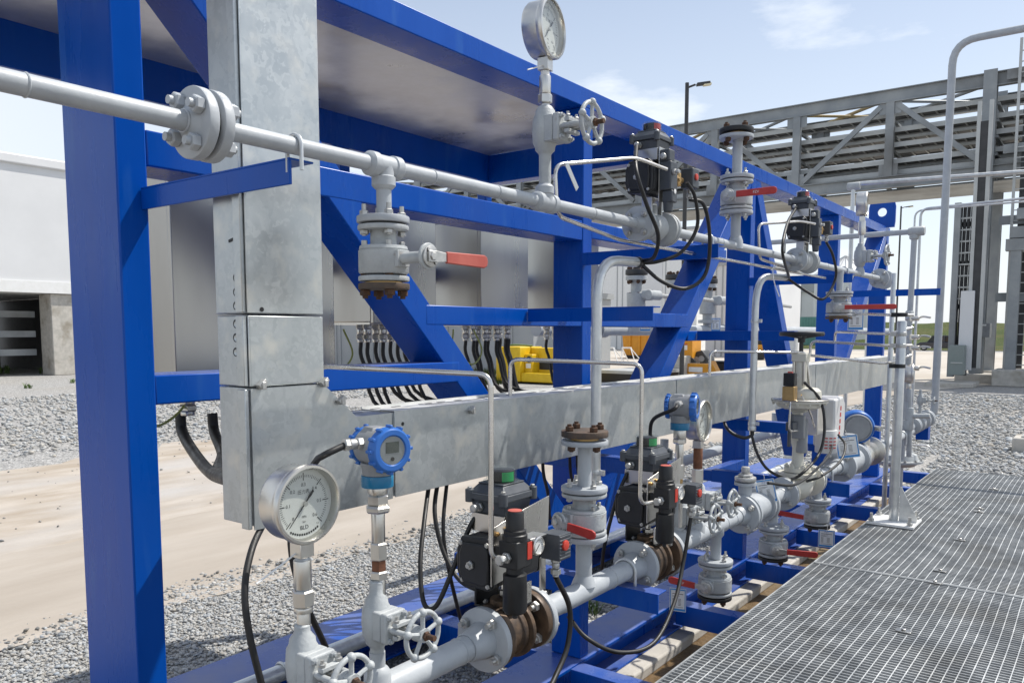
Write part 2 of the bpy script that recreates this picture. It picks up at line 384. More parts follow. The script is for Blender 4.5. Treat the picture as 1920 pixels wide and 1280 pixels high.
# ------------------------------------------------------------------ instruments and valves (local frame: +X out towards the walkway, +Y along the skid, Z up)
def gauge(loc, R, stem, label, group='round dial pressure gauges', yaw=0.0, depth=.05, needle=-42, name='pressure_gauge', wire=False):
    """stem: list of (z0, z1, r, kind, material) below the dial centre; loc = dial centre"""
    o, T = thing(name, label, 'pressure gauge', loc, yaw, group)
    b = MB('steel', T); b.lathe((-depth*.62, 0, 0), (1, 0, 0), [(R*.55, -.004), (R*.93, -.004), (R*.98, .003), (R*.98, depth*.83), (R*.9, depth*.83), (R*.9, depth*.70)], 48)
    case = b.build('case', o)
    b = MB('steel', T); xf = -depth*.62+depth*.84
    b.lathe((xf, 0, 0), (1, 0, 0), [(R*.9, 0), (R*1.0, -.002), (R*1.035, .004), (R*1.035, .011), (R*1.0, .015), (R*.94, .0155), (R*.905, .010), (R*.90, 0), (R*.9, 0)], 56, caps=False); b.build('bezel', o)
    xd = xf-.003
    b = MB('dial', T); b.lathe((xd-.002, 0, 0), (1, 0, 0), [(R*.899, 0), (R*.899, .002)], 48)
    dial = b.build('dial', o)
    b = MB('ink', T); xs = xd+.0004; ux, uz = Vector((0, 1, 0)), Vector((0, 0, 1))
    for i in range(61):
        a = R_(225-270*i/60); big = i % 10 == 0; mid = i % 5 == 0
        r0, r1 = (R*.60, R*.80) if big else ((R*.66, R*.76) if mid else (R*.68, R*.745))
        w = R*.012 if big else R*.0065
        d = ux*math.cos(a)+uz*math.sin(a); n = uz*math.cos(a)-ux*math.sin(a)
        c = Vector((xs, 0, 0))
        b.add([c+d*r0-n*w, c+d*r1-n*w, c+d*r1+n*w, c+d*r0+n*w], [(0, 1, 2, 3)])
    b.tor((xs, 0, 0), (1, 0, 0), R*.675, R*.005, 48, 4, R_(0), R_(360)) if False else None
    for i, t in enumerate(('0', '0.1', '0.2', '0.3', '0.4', '0.5', '0.6')):
        a = R_(225-45*i)
        b.text(t, R*.125, Vector((xs, R*.49*math.cos(a), R*.49*math.sin(a))), ux, uz, 0)
    b.text('压力表', R*.125, (xs, 0, R*.30), ux, uz, 0)
    b.text('MPa', R*.085, (xs, 0, -R*.34), ux, uz, 0); b.text('bar', R*.08, (xs, 0, -R*.47), ux, uz, 0)
    b.text('BLD', R*.15, (xs, 0, -R*.62), ux, uz, 0)
    b.text('1.6', R*.07, (xs, R*.42, -R*.58), ux, uz, 0)
    for i in range(13):
        a = R_(270-32+64*i/12); d = R*.8
        b.box((xs, d*math.cos(a), d*math.sin(a)), (.0002, R*.05, R*.055))
    b.build('dial_markings', dial)
    d = ux*math.cos(R_(228))+uz*math.sin(R_(228)); n = Vector((1, 0, 0)).cross(d)
    b = MB('ink', T); c = Vector((xd+.003, 0, 0)); tk = Vector((.001, 0, 0))
    b.prism([(-R*.42, -R*.028), (-R*.42, R*.028), (-R*.30, R*.035), (-R*.1, R*.016), (R*.74, R*.005), (R*.74, -R*.005), (-R*.1, -R*.016), (-R*.30, -R*.035)], c, d, n, tk)
    b.m('zinc').cyl(c, c+Vector((.004, 0, 0)), R*.065, seg=16); b.build('needle', dial)
    b = MB('lens', T); b.lathe((xf+.0105, 0, 0), (1, 0, 0), [(R*.908, 0), (R*.908, .0015)], 40); b.build('lens', o)
    for z0, z1, r, kd, m in stem:
        b = MB(m, T)
        if kd == 'hex': b.hexn((0, 0, z0), (0, 0, z1), r)
        elif kd == 'sq': b.bx(-r, r, -r, r, z0, z1)
        else: b.rcyl((0, 0, z0), (0, 0, z1), r, .0015)
        b.build('stem_fitting', o, bevel=.001 if kd == 'sq' else 0)
    if wire:
        b = MB('white', T); b.tube([(0, .004, -R-.012), (0, -.05, -R-.035), (0, -.10, -R-.055)], .0018, 6, smooth=4); b.build('seal_wire', o)
    return o

def needle_valve(loc, label, zt, zb, group='forged handwheel valves', s=1.0, wheel=.042, yaw=0.0, wm='valve', name='handwheel_valve', reach=1.0):
    """small forged gate valve: run is vertical from zb to zt (relative), bonnet and wheel point along +X"""
    o, T = thing(name, label, 'valve', loc, yaw, group)
    b = MB('valve', T)
    b.lathe((0, 0, 0), (0, 0, 1), [(.013*s, zb), (.0135*s, -.050*s), (.0215*s, -.042*s), (.0225*s, -.034*s), (.027*s, -.026*s), (.029*s, 0), (.027*s, .026*s), (.0225*s, .034*s), (.0215*s, .043*s), (.0135*s, .054*s), (.013*s, zt)], 24)
    b.box((.024*s, 0, 0), (.022*s, .05*s, .056*s)); body = b.build('body', o, bevel=.003*s)
    b = MB('valve', T); b.box((.044*s, 0, 0), (.017*s, .052*s, .058*s)); bon = b.build('bonnet', o, bevel=.004*s)
    for y in (-1, 1):
        for z in (-1, 1): bolt(bon, (.052*s, y*.019*s, z*.022*s), (1, 0, 0), .006*s, .004*s, .006*s, 'valve', T=T)
    b = MB('valve', T); x0 = .05*s; x1 = x0+.055*s*reach
    for y in (-1, 1): b.tube([(x0, y*.014*s, 0), (x0+.012*s, y*.019*s, 0), (x1-.012*s, y*.019*s, 0), (x1, y*.010*s, 0)], .0058*s, 8, bend=.01*s)
    b.cyl((x1-.004*s, 0, 0), (x1+.008*s, 0, 0), .014*s); b.cyl((x0, 0, 0), (x0+.014*s, 0, 0), .014*s, .011*s)
    b.box((x0+.02*s, 0, .012*s), (.012*s, .044*s, .008*s)); b.box((x0+.02*s, 0, -.012*s), (.012*s, .044*s, .008*s))
    yk = b.build('yoke', o, bevel=.0012*s)
    for y in (-1, 1): bolt(yk, (x0+.02*s, y*.017*s, .016*s), (0, 0, 1), .006*s, .006*s, .006*s, 'zinc', T=T)
    b = MB('zinc', T); b.cyl((x0+.01*s, 0, 0), (x1+.006*s, 0, 0), .0052*s, seg=12); b.build('stem', o)
    xw = x1+.014*s; b = MB(wm, T); w = wheel*s
    b.tor((xw, 0, 0), (1, 0, 0), w, .0048*s, 40, 10); b.cyl((xw-.006*s, 0, 0), (xw+.007*s, 0, 0), .013*s)
    for k in range(5):
        a = R_(72*k+20); p = (xw+.002*s, w*math.cos(a), w*math.sin(a)); b.tube([(xw, 0, 0), p], .0042*s, 8)
        b.sph(p, .0082*s, seg=12, rings=8)
    wh = b.build('handwheel', o)
    b = MB('rust', T); b.hexn((xw+.007*s, 0, 0), (xw+.013*s, 0, 0), .009*s); b.cyl((xw+.013*s, 0, 0), (xw+.03*s, 0, 0), .0052*s, seg=12); b.build('stem_nut', wh)
    return o

def ball_valve(loc, label, rf, stem=(1, 0, 0), lever=(0, 1, 0), top=None, bottom='blind', slen=.07, llen=.15, hm='handle', group='flanged ball valves with lever handles',
               s=1.0, blindm='rustflange', dark=False, topflange=True, text=False, n=4, name='ball_valve', discs=1.0):
    """vertical two-piece flanged ball valve; loc = ball centre; top = height of the pipe stub up from the valve"""
    o, T = thing(name, label, 'valve', loc, 0, group, s)
    b = MB('valve', T)
    b.lathe((0, 0, 0), (0, 0, 1), [(rf*.5, -.040), (rf*.5, -.033), (rf*.90, -.030), (rf*.955, -.026), (rf*.955, .018), (rf*.90, .0185), (rf*.93, .0215), (rf*.90, .028), (rf*.55, .029), (rf*.5, .034), (rf*.5, .064)], 40)
    b.build('body', o)
    for z, nm in ((.066, 'u'), (-.040, 'l')):
        b = MB('valve', T); b.rcyl((0, 0, z-.0055), (0, 0, z+.0055), rf*.97, .0025, 40); b.build('valve_flange', o)
    for k in range(n):
        a = math.pi/n+2*math.pi*k/n+.3; x, y = rf*.74*math.cos(a), rf*.74*math.sin(a)
        bolt(o, (x, y, .0605), (0, 0, -1), .0095, .002, .010, 'zinc', T=T); bolt(o, (x, y, .028), (0, 0, 1), .0065, .0, .011, 'zinc', T=T)
        bolt(o, (x, y, -.0345), (0, 0, 1), .0095, .0, .010, 'rust' if bottom == 'blind' else 'zinc', T=T)
    b = MB('gasket', T); b.cyl((0, 0, .0716), (0, 0, .0752), rf*.82, seg=32); b.build('gasket', o)
    if topflange:
        f = flange(o, (0, 0, .083), (0, 0, 1), rf, .0145, n, rf*.74, 'pipe', T, 'f', 'zinc', .0095, stud=.013, ph=math.pi/n+.3)
        if top:
            b = MB('pipe', T); b.cyl((0, 0, .088), (0, 0, top), rf*.30, seg=24); b.build('pipe_stub', o)
    if bottom == 'blind':
        b = MB('brass', T); b.cyl((0, 0, -.0495), (0, 0, -.0465), rf*.7, seg=28); b.build('gasket', o)
        flange(o, (0, 0, -.0565), (0, 0, -1), rf*.98, .0135, n, rf*.74, blindm, T, 'f', 'rust', .0115, stud=.006, ph=math.pi/n-.3, name='blind_flange')
    else:
        flange(o, (0, 0, -.0565), (0, 0, -1), rf, .0145, n, rf*.74, 'pipe', T, 'f', 'zinc', .0095, stud=.008, ph=math.pi/n-.3)
        b = MB('pipe', T); b.cyl((0, 0, bottom), (0, 0, -.06), rf*.30, seg=24); b.build('pipe_stub', o)
    st = Vector(stem).normalized(); lv = Vector(lever).normalized(); th = st.cross(lv)
    r0 = rf*.9
    b = MB('valve', T); p = st*r0
    B = basis(st); rot = B
    b.box(st*(r0+.002), (rf*.62, rf*.62, .014), rot)
    b.cyl(st*r0, st*(r0+slen), .0125, seg=20); b.cyl(st*(r0+slen*.9), st*(r0+slen), .016, .019)
    b.rcyl(st*(r0+slen), st*(r0+slen+.007), .0275*discs, .0015, 32); b.build('stem_housing', o, bevel=.001)
    q = st*(r0+slen+.0085)
    b = MB('zinc', T); b.rcyl(q, q+st*.004, .022*discs, .001, 24); b.hexn(q+st*.004, q+st*.012, .009); b.build('stop_plate', o)
    for k in (1, 3): bolt(o, q+(lv*math.cos(k*1.57+.7)+th*math.sin(k*1.57+.7))*.0165*discs, st, .005, .003, .004, 'zinc', T=T)
    b = MB('zinc', T); w = .0085
    q2 = q+st*.006
    b.prism([(-.012, -w*1.3), (.014, -w*1.35), (.045, -w), (llen*.5, -w), (llen*.5, w), (.045, w), (.014, w*1.35), (-.012, w*1.3)], q2, lv, th, st*.003)
    le = b.build('lever', o, bevel=.0008)
    b = MB(hm, T); w = .0125
    b.prism([(.040, -w*.95), (llen-.012, -w*1.12), (llen-.003, -w*.8), (llen, 0), (llen-.003, w*.8), (llen-.012, w*1.12), (.040, w*.95)], q2-st*.002, lv, th, st*.007)
    sl = b.build('lever_sleeve', le, bevel=.002)
    if text:
        b = MB('white', T); up = th if th.z > 0 else -th
        b.text('FZV', .014, q2+st*.0052+lv*(.04+llen)*.5, up.cross(st), up, .0003); b.build('lever_lettering', le)
    return o

def actuator(loc, label, s=1.0, ind='green', upper=False, dz=0.0, plate=True):
    o, T = thing('pneumatic_valve_actuator', label, 'valve actuator', loc, 0, 'pneumatic valve actuators', s)
    T = T @ Matrix.Translation((0, 0, dz))
    # yoke between valve and actuator
    b = MB('black' if not upper else 'steel', T)
    if not upper:
        b.bx(-.055, .052, -.05, .045, .062, .068); b.m('steel').bx(.046, .0525, -.05, .045, .068, .122); b.m('black').bx(-.055, -.049, -.05, .045, .068, .122)
    else:
        for y in (-.048, .036): b.bx(-.022, .022, y-.003, y+.004, .0, .122)
        b.bx(-.022, .022, -.044, .033, .117, .122)
    yk = b.build('mounting_yoke', o, bevel=.001)
    b = MB('steel', T); b.rcyl((0, 0, .04), (0, 0, .125), .0095); b.hexn((0, 0, .088), (0, 0, .104), .017); b.build('drive_stem', o)
    if not upper:
        for x in (-.035, .03):
            for y in (-.03, .028): bolt(yk, (x, y, .068), (0, 0, 1), .007, .003, .006, 'zinc', T=T)
    # rack and pinion body with two end caps along Y
    b = MB('blackcast', T)
    oct_ = [(-.05, -.055), (-.062, -.02), (-.062, .03), (-.048, .062), (.030, .066), (.046, .05), (.05, 0), (.046, -.048), (.030, -.058)]
    b.prism(oct_, (0, -.085, .188), (1, 0, 0), (0, 0, 1), (0, .17, 0)); b.build('cylinder_body', o, bevel=.006)
    for sg in (-1, 1):
        b = MB('blackcast', T)
        b.prism([(x*1.03, z*1.03) for x, z in oct_], (0, sg*.086, .188), (1, 0, 0), (0, 0, 1), (0, sg*.020, 0))
        b.prism([(x*.82, z*.82) for x, z in oct_], (0, sg*.106, .188), (1, 0, 0), (0, 0, 1), (0, sg*.008, 0))
        cap = b.build('end_cap', o, bevel=.007)
        bolt(cap, (-.012, sg*.114, .188), (0, sg, 0), .011, .006, .008, 'zinc', T=T)
        for x, z in ((-.048, .048), (.032, .052), (-.044, -.042), (.034, -.046)): bolt(cap, (x, sg*.106, .188+z), (0, sg, 0), .0065, .002, .005, 'zinc', T=T)
    # stainless saddle and limit switch box with domed indicator
    b = MB('steel', T); b.bx(-.055, .045, -.055, .055, .256, .259); b.bx(-.055, .045, -.058, -.055, .256, .30); b.bx(-.055, .045, .055, .058, .256, .30); b.bx(-.058, -.055, -.05, .05, .259, .30); b.build('saddle_bracket', o, bevel=.0008)
    b = MB('dgrey', T); b.frust((-.008, 0, .298), (.094, .10), (.104, .112), .036); b.bx(-.066, .050, -.066, .066, .334, .350)
    for x in (-.060, .044):
        for y in (-.060, .060): b.cyl((x, y, .326), (x, y, .358), .011, seg=14)
    b.build('switch_box', o, bevel=.002)
    b = MB('dgrey', T); b.frust((-.008, 0, .350), (.108, .122), (.078, .086), .020); b.bx(-.047, .031, -.043, .043, .370, .374)
    lid = b.build('box_lid', o, bevel=.002)
    for x in (-.060, .044):
        for y in (-.060, .060): bolt(lid, (x, y, .358), (0, 0, 1), .006, .0, .005, 'zinc', T=T)
    b = MB('black', T); b.rcyl((-.008, 0, .374), (-.008, 0, .402), .033, .001, 28)
    drum = b.build('indicator_drum', o)
    b = MB('green' if ind == 'green' else 'indred', T); a0 = R_(-50)
    for k in range(8):
        a = a0+R_(62)*k/8; a2 = a0+R_(62)*(k+1)/8; r = .0335
        p = [(-.008+r*math.cos(a), r*math.sin(a), .377), (-.008+r*math.cos(a2), r*math.sin(a2), .377), (-.008+r*math.cos(a2), r*math.sin(a2), .400), (-.008+r*math.cos(a), r*math.sin(a), .400)]
        b.add(p, [(0, 1, 2, 3)])
    b.build('indicator_window', drum)
    b = MB('lens', T); b.lathe((-.008, 0, .374), (0, 0, 1), [(.045, 0), (.045, .003), (.0375, .004), (.0375, .030), (.034, .034), (0, .035)], 32); b.build('indicator_dome', o)
    b = MB('zinc', T); b.hexn((-.03, -.056, .316), (-.03, -.066, .316), .012); b.rcyl((-.03, -.066, .316), (-.03, -.086, .316), .010); b.build('cable_gland', o)
    # stainless plate carrying the air set
    if plate:
        b = MB('steel', T); b.prism([(-.135, .155), (-.045, .165), (.095, .235), (.10, .33), (-.005, .315), (-.135, .29)], (.064, 0, 0), (0, 1, 0), (0, 0, 1), (.003, 0, 0)); pl = b.build('mounting_plate', o, bevel=.0006)
        for y, z in ((-.115, .275), (-.08, .28)): bolt(pl, (.067, y, z), (1, 0, 0), .006, .003, .005, 'brass', T=T)
    else:
        b = MB('steel', T); b.bx(.052, .056, -.06, .02, .10, .30); b.build('mounting_plate', o, bevel=.0006)
    if not upper:
        x, y = .112, -.105
        b = MB('black', T); b.bx(x-.026, x+.026, y-.028, y+.028, .205, .268); b.bx(x-.045, x-.02, y-.02, y+.02, .22, .25); b.build('regulator_body', o, bevel=.003)
        b = MB('black', T); b.lathe((x, y, .268), (0, 0, 1), [(.029, 0), (.029, .012), (.026, .014), (.026, .022), (.0215, .024), (.0205, .062), (.018, .066)], 28)
        kb = b.build('regulator_knob', o); b = MB('handle', T); b.rcyl((x, y, .334), (x, y, .336), .0165, .0006); b.build('knob_cap', kb)
        b = MB('black', T); b.lathe((x, y, .205), (0, 0, -1), [(.020, 0), (.020, .015), (.0275, .018), (.0285, .10), (.024, .108), (.006, .110), (.006, .122)], 28); b.build('filter_bowl', o)
        b = MB('red', T); b.bx(x+.010, x+.0265, y+.0275, y+.0295, .222, .262); b.bx(x+.0255, x+.0275, y+.012, y+.0295, .222, .262); b.build('lock_strip', o)
        g = MB('steel', T); gx, gy, gz = x+.022, y+.062, .243
        g.lathe((gx-.012, gy, gz), (1, 0, 0), [(.012, -.01), (.0215, -.006), (.0225, 0), (.0225, .014), (.0195, .016), (.0185, .012)], 28); gg = g.build('air_gauge', o)
        g = MB('dial', T); g.cyl((gx-.002, gy, gz), (gx+.0005, gy, gz), .0188, seg=24); g.m('ink')
        for k in range(13):
            a = R_(220-260*k/12); g.box((gx+.001, gy+.014*math.cos(a), gz+.014*math.sin(a)), (.0004, .0015, .0015))
        g.box((gx+.0012, gy-.004, gz-.004), (.0006, .0016, .02), Matrix.Rotation(R_(-45), 3, 'X')); g.build('air_gauge_dial', gg)
        g = MB('zinc', T); g.hexn((x, y-.028, .232), (x, y-.038, .232), .013); g.rcyl((x, y-.038, .232), (x, y-.052, .232), .009); g.hexn((x, y-.052, .232), (x, y-.062, .232), .012); g.build('tube_fitting', o)
        b = MB('steel', T); b.bx(x-.02, x+.02, y+.03, y+.10, .258, .264); b.build('air_set_bracket', o, bevel=.001); b = MB('steel', T); b.bx(x-.005, x, .0, .02, .12, .2); b.build('hanging_strap', o)
        sx, sy, sz = x+.028, .022, .232
        b = MB('dgrey', T); b.box((sx, sy, sz), (.052, .05, .062)); 
        for k in range(7): b.box((sx+.0265, sy, sz-.026+k*.0085), (.002, .046, .0045))
    else:
        x, y = .075, -.03
        b = MB('dgrey', T); b.bx(x-.02, x+.028, y-.03, y+.03, .14, .245); b.bx(x-.012, x+.03, y-.02, y+.024, .095, .14); b.bx(x-.02, x+.02, y-.028, y+.02, .245, .29); b.cyl((x+.005, y, .06), (x+.005, y, .1), .016, .02); rg = b.build('pilot_valve', o, bevel=.004)
        g = MB('white', T); g.rcyl((x+.031, y, .135), (x+.033, y, .135), .009, .0005); g.build('round_badge', rg)
        g = MB('zinc', T); g.hexn((x+.028, y-.012, .205), (x+.040, y-.012, .205), .012); g.rcyl((x+.040, y-.012, .205), (x+.054, y-.012, .205), .008); g.rcyl((x, y-.03, .262), (x, y-.045, .262), .012); g.build('tube_fitting', o)
        g = MB('brass', T); g.hexn((x+.01, y+.03, .19), (x+.01, y+.055, .19), .016); g.rcyl((x+.01, y+.05, .19), (x+.01, y+.10, .19), .012); g.rcyl((x+.01, y+.07, .165), (x+.01, y+.07, .215), .012); g.build('brass_tee', o)
        sx, sy, sz = x+.02, .125, .205
        b = MB('dgrey', T); b.box((sx, sy, sz), (.052, .06, .075))
    sol = b.build('solenoid_coil', o, bevel=.004)
    b = MB('red', T); b.rcyl((sx+.025, sy-.002, sz+.004), (sx+.032, sy-.002, sz+.004), .0125, .0015); b.build('red_button', sol)
    b = MB('zinc', T); b.hexn((sx, sy, sz-.031), (sx, sy, sz-.043), .012); b.rcyl((sx, sy, sz-.043), (sx, sy, sz-.058), .009); b.hexn((sx, sy, sz-.058), (sx, sy, sz-.072), .0125); b.rcyl((sx, sy, sz-.072), (sx, sy, sz-.078), .008); b.build('cable_gland', o)
    return o, T, tuple(T @ Vector((sx, sy, sz-.078)))

def transmitter(loc, label, stem, yaw=0.0, s=1.0, lcd=True):
    """loc = centre of the housing; housing axis along local +X"""
    o, T = thing('pressure_transmitter', label, 'transmitter', loc, yaw, 'blue capped pressure transmitters', s)
    b = MB('tgrey', T); b.lathe((-.036, 0, 0), (1, 0, 0), [(.030, 0), (.037, .004), (.038, .03), (.040, .034), (.040, .052), (.043, .06), (.043, .075)], 36)
    b.frust((-.006, 0, .026), (.05, .05), (.034, .03), .016); b.lathe((0, 0, -.03), (0, 0, -1), [(.034, 0), (.031, .02), (.031, .026)], 28); hs = b.build('housing', o, bevel=.0015)
    for sg, x0, r, h in ((1, .036, .0455, .024), (-1, -.034, .039, .016)):
        b = MB('bluecap', T)
        b.lathe((x0, 0, 0), (sg, 0, 0), [(r*.85, 0), (r, .002), (r, h*.7), (r*.9, h), (r*.66, h), (r*.64, h*.86), (0, h*.86)] if (sg > 0 and lcd) else [(r*.85, 0), (r, .002), (r, h*.7), (r*.86, h), (0, h)], 40)
        for k in range(12):
            a = R_(30*k); b.box((x0+sg*h*.45, r*1.0*math.cos(a), r*1.0*math.sin(a)), (h*.75, .0085, .0065), Matrix.Rotation(a, 3, 'X'))
        cap = b.build('end_cap', o, bevel=.0012)
        if sg > 0 and lcd:
            b = MB('tgrey', T); b.cyl((x0+h*.84, 0, 0), (x0+h*.885, 0, 0), r*.62, seg=28); b.m('lcd').box((x0+h*.9, 0, .006), (.001, .030, .022)); b.m('ink').cyl((x0+h*.885, .0, -.017), (x0+h*.93, 0, -.017), .004, seg=12); b.build('display', cap)
            b = MB('lens', T); b.cyl((x0+h*.94, 0, 0), (x0+h*.97, 0, 0), r*.62, seg=28); b.build('window', cap)
    b = MB('cyan', T); b.rcyl((0, 0, -.056), (0, 0, -.080), .0325, .001, 32); b.build('collar', o)
    b = MB('zinc', T); b.hexn((.004, -.036, .012), (.004, -.050, .012), .013); b.rcyl((.004, -.05, .012), (.004, -.066, .012), .0105); b.hexn((.004, -.066, .012), (.004, -.078, .012), .013); b.build('cable_gland', o)
    for z0, z1, r, kd, m in stem:
        b = MB(m, T)
        if kd == 'hex': b.hexn((0, 0, z0), (0, 0, z1), r)
        else: b.rcyl((0, 0, z0), (0, 0, z1), r, .0012)
        b.build('stem_fitting', o)
    return o

def tag_card(loc, label, nrm=(0, -1, 0), w=.055, h=.075, lean=0.0):
    o, T0 = thing('valve_tag', label, 'tag', loc, 0, 'laminated valve tags')
    n = Vector(nrm).normalized(); ux = Vector((0, 0, 1)).cross(n).normalized(); uy = Vector((0, 0, 1))
    T = T0 @ Matrix((ux, uy, n)).transposed().to_4x4() @ Matrix.Rotation(lean, 4, 'Z')
    b = MB('card', T); b.bx(-w/2, w/2, -h, 0, -.0005, .0005); b.build('card', o)
    b = MB('blueink', T); z = .0008
    def q(x0, x1, y0, y1): b.add([(x0, y0, z), (x1, y0, z), (x1, y1, z), (x0, y1, z)], [(0, 1, 2, 3)])
    q(-w*.47, w*.47, -h*.97, -h*.88); q(-w*.47, w*.47, -h*.075, -h*.02); q(-w*.47, -w*.42, -h*.9, -h*.05); q(w*.42, w*.47, -h*.9, -h*.05)
    b.m('navyink').text('FZV', h*.13, (0, -h*.14, z), (1, 0, 0), (0, 1, 0), 0)
    b.m('ink')
    q(-w*.33, w*.33, -h*.245, -h*.22); q(-w*.33, w*.12, -h*.33, -h*.315); q(-w*.33, w*.0, -h*.38, -h*.365)
    for k in range(6):
        y = -h*(.44+.055*k); q(-w*.33, -w*.18, y-h*.018, y); q(w*.03, w*.2, y-h*.018, y)
    q(-w*.33, w*.33, -h*.82, -h*.805); b.build('card_print', o)
    b = MB('white', T); b.tube([(0, -.006, .001), (.004, .012, .004), (0, .03, .001)], .001, 6, smooth=4); b.build('tie', o)
    return o

def cable(pts, r, label, m='rubber', cat='cable', name='cable', group='black instrument cables', smooth=8, seg=10):
    b = MB(m); b.tube(pts, r, seg, smooth=smooth)
    return tag(b.build(name), label, cat, group)
# ------------------------------------------------------------------ blue steel frame
FX0, FX1 = -1.95, -1.80                                   # back and front plane of the front truss
POST_Y = [.965, 2.93, 4.85, 6.76, 8.46]
def skid_frame():
    o, T = thing('pipe_skid', 'blue painted steel frame of posts, braces and beams carrying the pipework', 'steel frame', (-1.8, 4.7, .55))
    def part(nm, f, bev=.004):
        b = MB('blue'); f(b); return b.build(nm, o, bevel=bev)
    w = .072
    for i, y in enumerate(POST_Y):
        x0 = -2.045 if i == 0 else FX0
        part('post', lambda b: b.bx(x0, FX1, y-w/2, y+w/2, .222, 2.575))
    part('top_beam', lambda b: b.bx(FX0, FX1, .2, 8.53, 2.575, 2.652), .003)
    # horizontals of the front truss
    for y0, y1, z0, z1 in ((1.002, 2.893, 2.03, 2.112), (1.0, 2.10, 1.478, 1.548), (1.935, 2.893, 1.672, 1.738), (2.967, 3.95, 1.672, 1.742), (3.95, 4.813, 1.602, 1.655), (4.887, 5.30, 1.595, 1.645), (2.967, 4.45, 2.045, 2.115)):
        part('cross_rail', lambda b: b.bx(FX0+.004, FX1-.002, y0, y1, z0, z1), .004)
    # diagonal braces (front-plane centre lines)
    hw = .04
    def brace(y0, z0, y1, z1):
        d = Vector((0, y1-y0, z1-z0)).normalized(); n = Vector((0, -d.z, d.y))*hw*1.12
        a, c = Vector((FX0-.012, y0, z0)), Vector((FX0-.012, y1, z1)); t = Vector((FX1-FX0+.009, 0, 0))
        def f(b):
            P = [a+n, a-n, c-n, c+n]
            b.add(P+[p+t for p in P], [(0, 1, 2, 3), (7, 6, 5, 4), (0, 4, 5, 1), (1, 5, 6, 2), (2, 6, 7, 3), (3, 7, 4, 0)])
        return part('brace', f, .003)
    brace(1.03, 2.60, 2.89, .74); brace(4.83, 2.60, 3.02, .74); brace(4.90, 2.60, 6.10, .74); brace(8.43, 2.60, 6.42, .74)
    # bottom beams (I-section look: flange + web), cross members and stubs under the pipe
    for x0, x1, nm in ((-3.06, -2.74, 'base_beam'), (-2.0, -1.785, 'base_beam')):
        part(nm, lambda b: (b.bx(x0, x1, .2, 9.05, .206, .22), b.bx((x0+x1)/2-.006, (x0+x1)/2+.006, .2, 9.05, .074, .206), b.bx(x0, x1, .2, 9.05, .062, .074)), .002)
    for y in (1.82, 2.84, 3.87, 4.88, 5.89, 6.95, 8.07, 8.99):
        part('cross_member', lambda b: (b.bx(-1.784, 1.3, y-.045, y+.045, .105, .215), ), .002)
    for y in (1.0, 2.93, 4.85, 6.76, 8.46):
        part('cross_member', lambda b: b.bx(-2.738, -2.002, y-.06, y+.06, .09, .212), .003)
    for y0, y1 in ((2.13, 2.90), (4.30, 4.82)):
        part('bracket_strut', lambda b: b.bx(-1.86, -1.801, y0, y1, .80, .86), .003)
    # pipe brackets (angles reaching out to the pipes)
    def angle_arm(x0, x1, y, zt, h=.05, d=.055):
        part('pipe_bracket', lambda b: (b.bx(x0, x1, y-.003, y+.003, zt-h, zt-.004), b.bx(x0, x1, y-.003, y+d, zt-.004, zt)), .0012)
    angle_arm(-1.798, -1.262, .985, 1.978, .05)
    angle_arm(-1.798, -1.20, 2.885, 1.978, .052); angle_arm(-1.798, -1.20, 4.805, 1.978, .05); angle_arm(-1.798, -1.05, 6.70, 1.972, .05)
    angle_arm(-1.80, -1.05, 2.13, .868, .062); angle_arm(-1.80, -1.05, 4.30, .868, .07)
    angle_arm(-1.798, -1.27, 2.50, 1.738, .05); angle_arm(-1.798, -1.28, 4.06, 1.655, .05)
    angle_arm(-1.798, -1.20, 2.50, 1.20, .055); angle_arm(-1.798, -1.30, 4.06, 1.19, .055)
    # canopy of sheet steel between the top beam and a back beam
    b = MB('roofplate'); b.bx(-2.90, FX0+.002, .2, 3.66, 2.648, 2.656); b.build('canopy_sheet', o)
    b = MB('roofplate'); b.bx(-2.90, FX0+.002, 3.66, 3.666, 2.50, 2.648)
    part('canopy_beam', lambda b: b.bx(-3.0, -2.90, .2, 3.74, 2.50, 2.66), .003)
    part('canopy_beam', lambda b: b.bx(-2.90, FX0, 3.64, 3.72, 2.49, 2.645), .003)
    part('canopy_beam', lambda b: b.bx(-2.90, FX0, .86, .93, 2.52, 2.646), .003)
    part('cabinet_rail', lambda b: b.bx(-2.84, -2.785, 1.42, 4.08, 1.90, 1.98), .003)
    for y in (1.50, 2.60, 3.68): part('rail_hanger', lambda b: b.bx(-2.99, -2.93, y-.03, y+.03, 1.90, 2.499), .003)
    for y in (1.50, 2.60, 3.68): part('rail_hanger', lambda b: b.bx(-2.93, -2.842, y-.03, y+.03, 1.90, 1.96), .003)
    # lifting lug with a round hole on the far post
    b = MB('blue'); lug = []
    n = 24; c = (-1.86, 2.80); r = .042
    x0, x1, z0, z1 = -1.98, -1.74, 2.652, 2.885
    outer = []
    for k in range(n):
        a = 2*math.pi*(k+.5)/n; dx, dz = math.cos(a), math.sin(a)
        t = min((x1-c[0])/dx if dx > 0 else (x0-c[0])/dx if dx < 0 else 9, (z1-c[1])/dz if dz > 0 else (z0-c[1])/dz if dz < 0 else 9)
        outer.append((c[0]+dx*t, c[1]+dz*t))
    inner = [(c[0]+r*math.cos(2*math.pi*(k+.5)/n), c[1]+r*math.sin(2*math.pi*(k+.5)/n)) for k in range(n)]
    for yy, rev in ((8.44, False), (8.465, True)):
        vs = [(p[0], yy, p[1]) for p in outer]+[(p[0], yy, p[1]) for p in inner]
        fs = [(k, (k+1) % n, n+(k+1) % n, n+k) for k in range(n)]
        b.add(vs, [tuple(reversed(f)) for f in fs] if rev else fs)
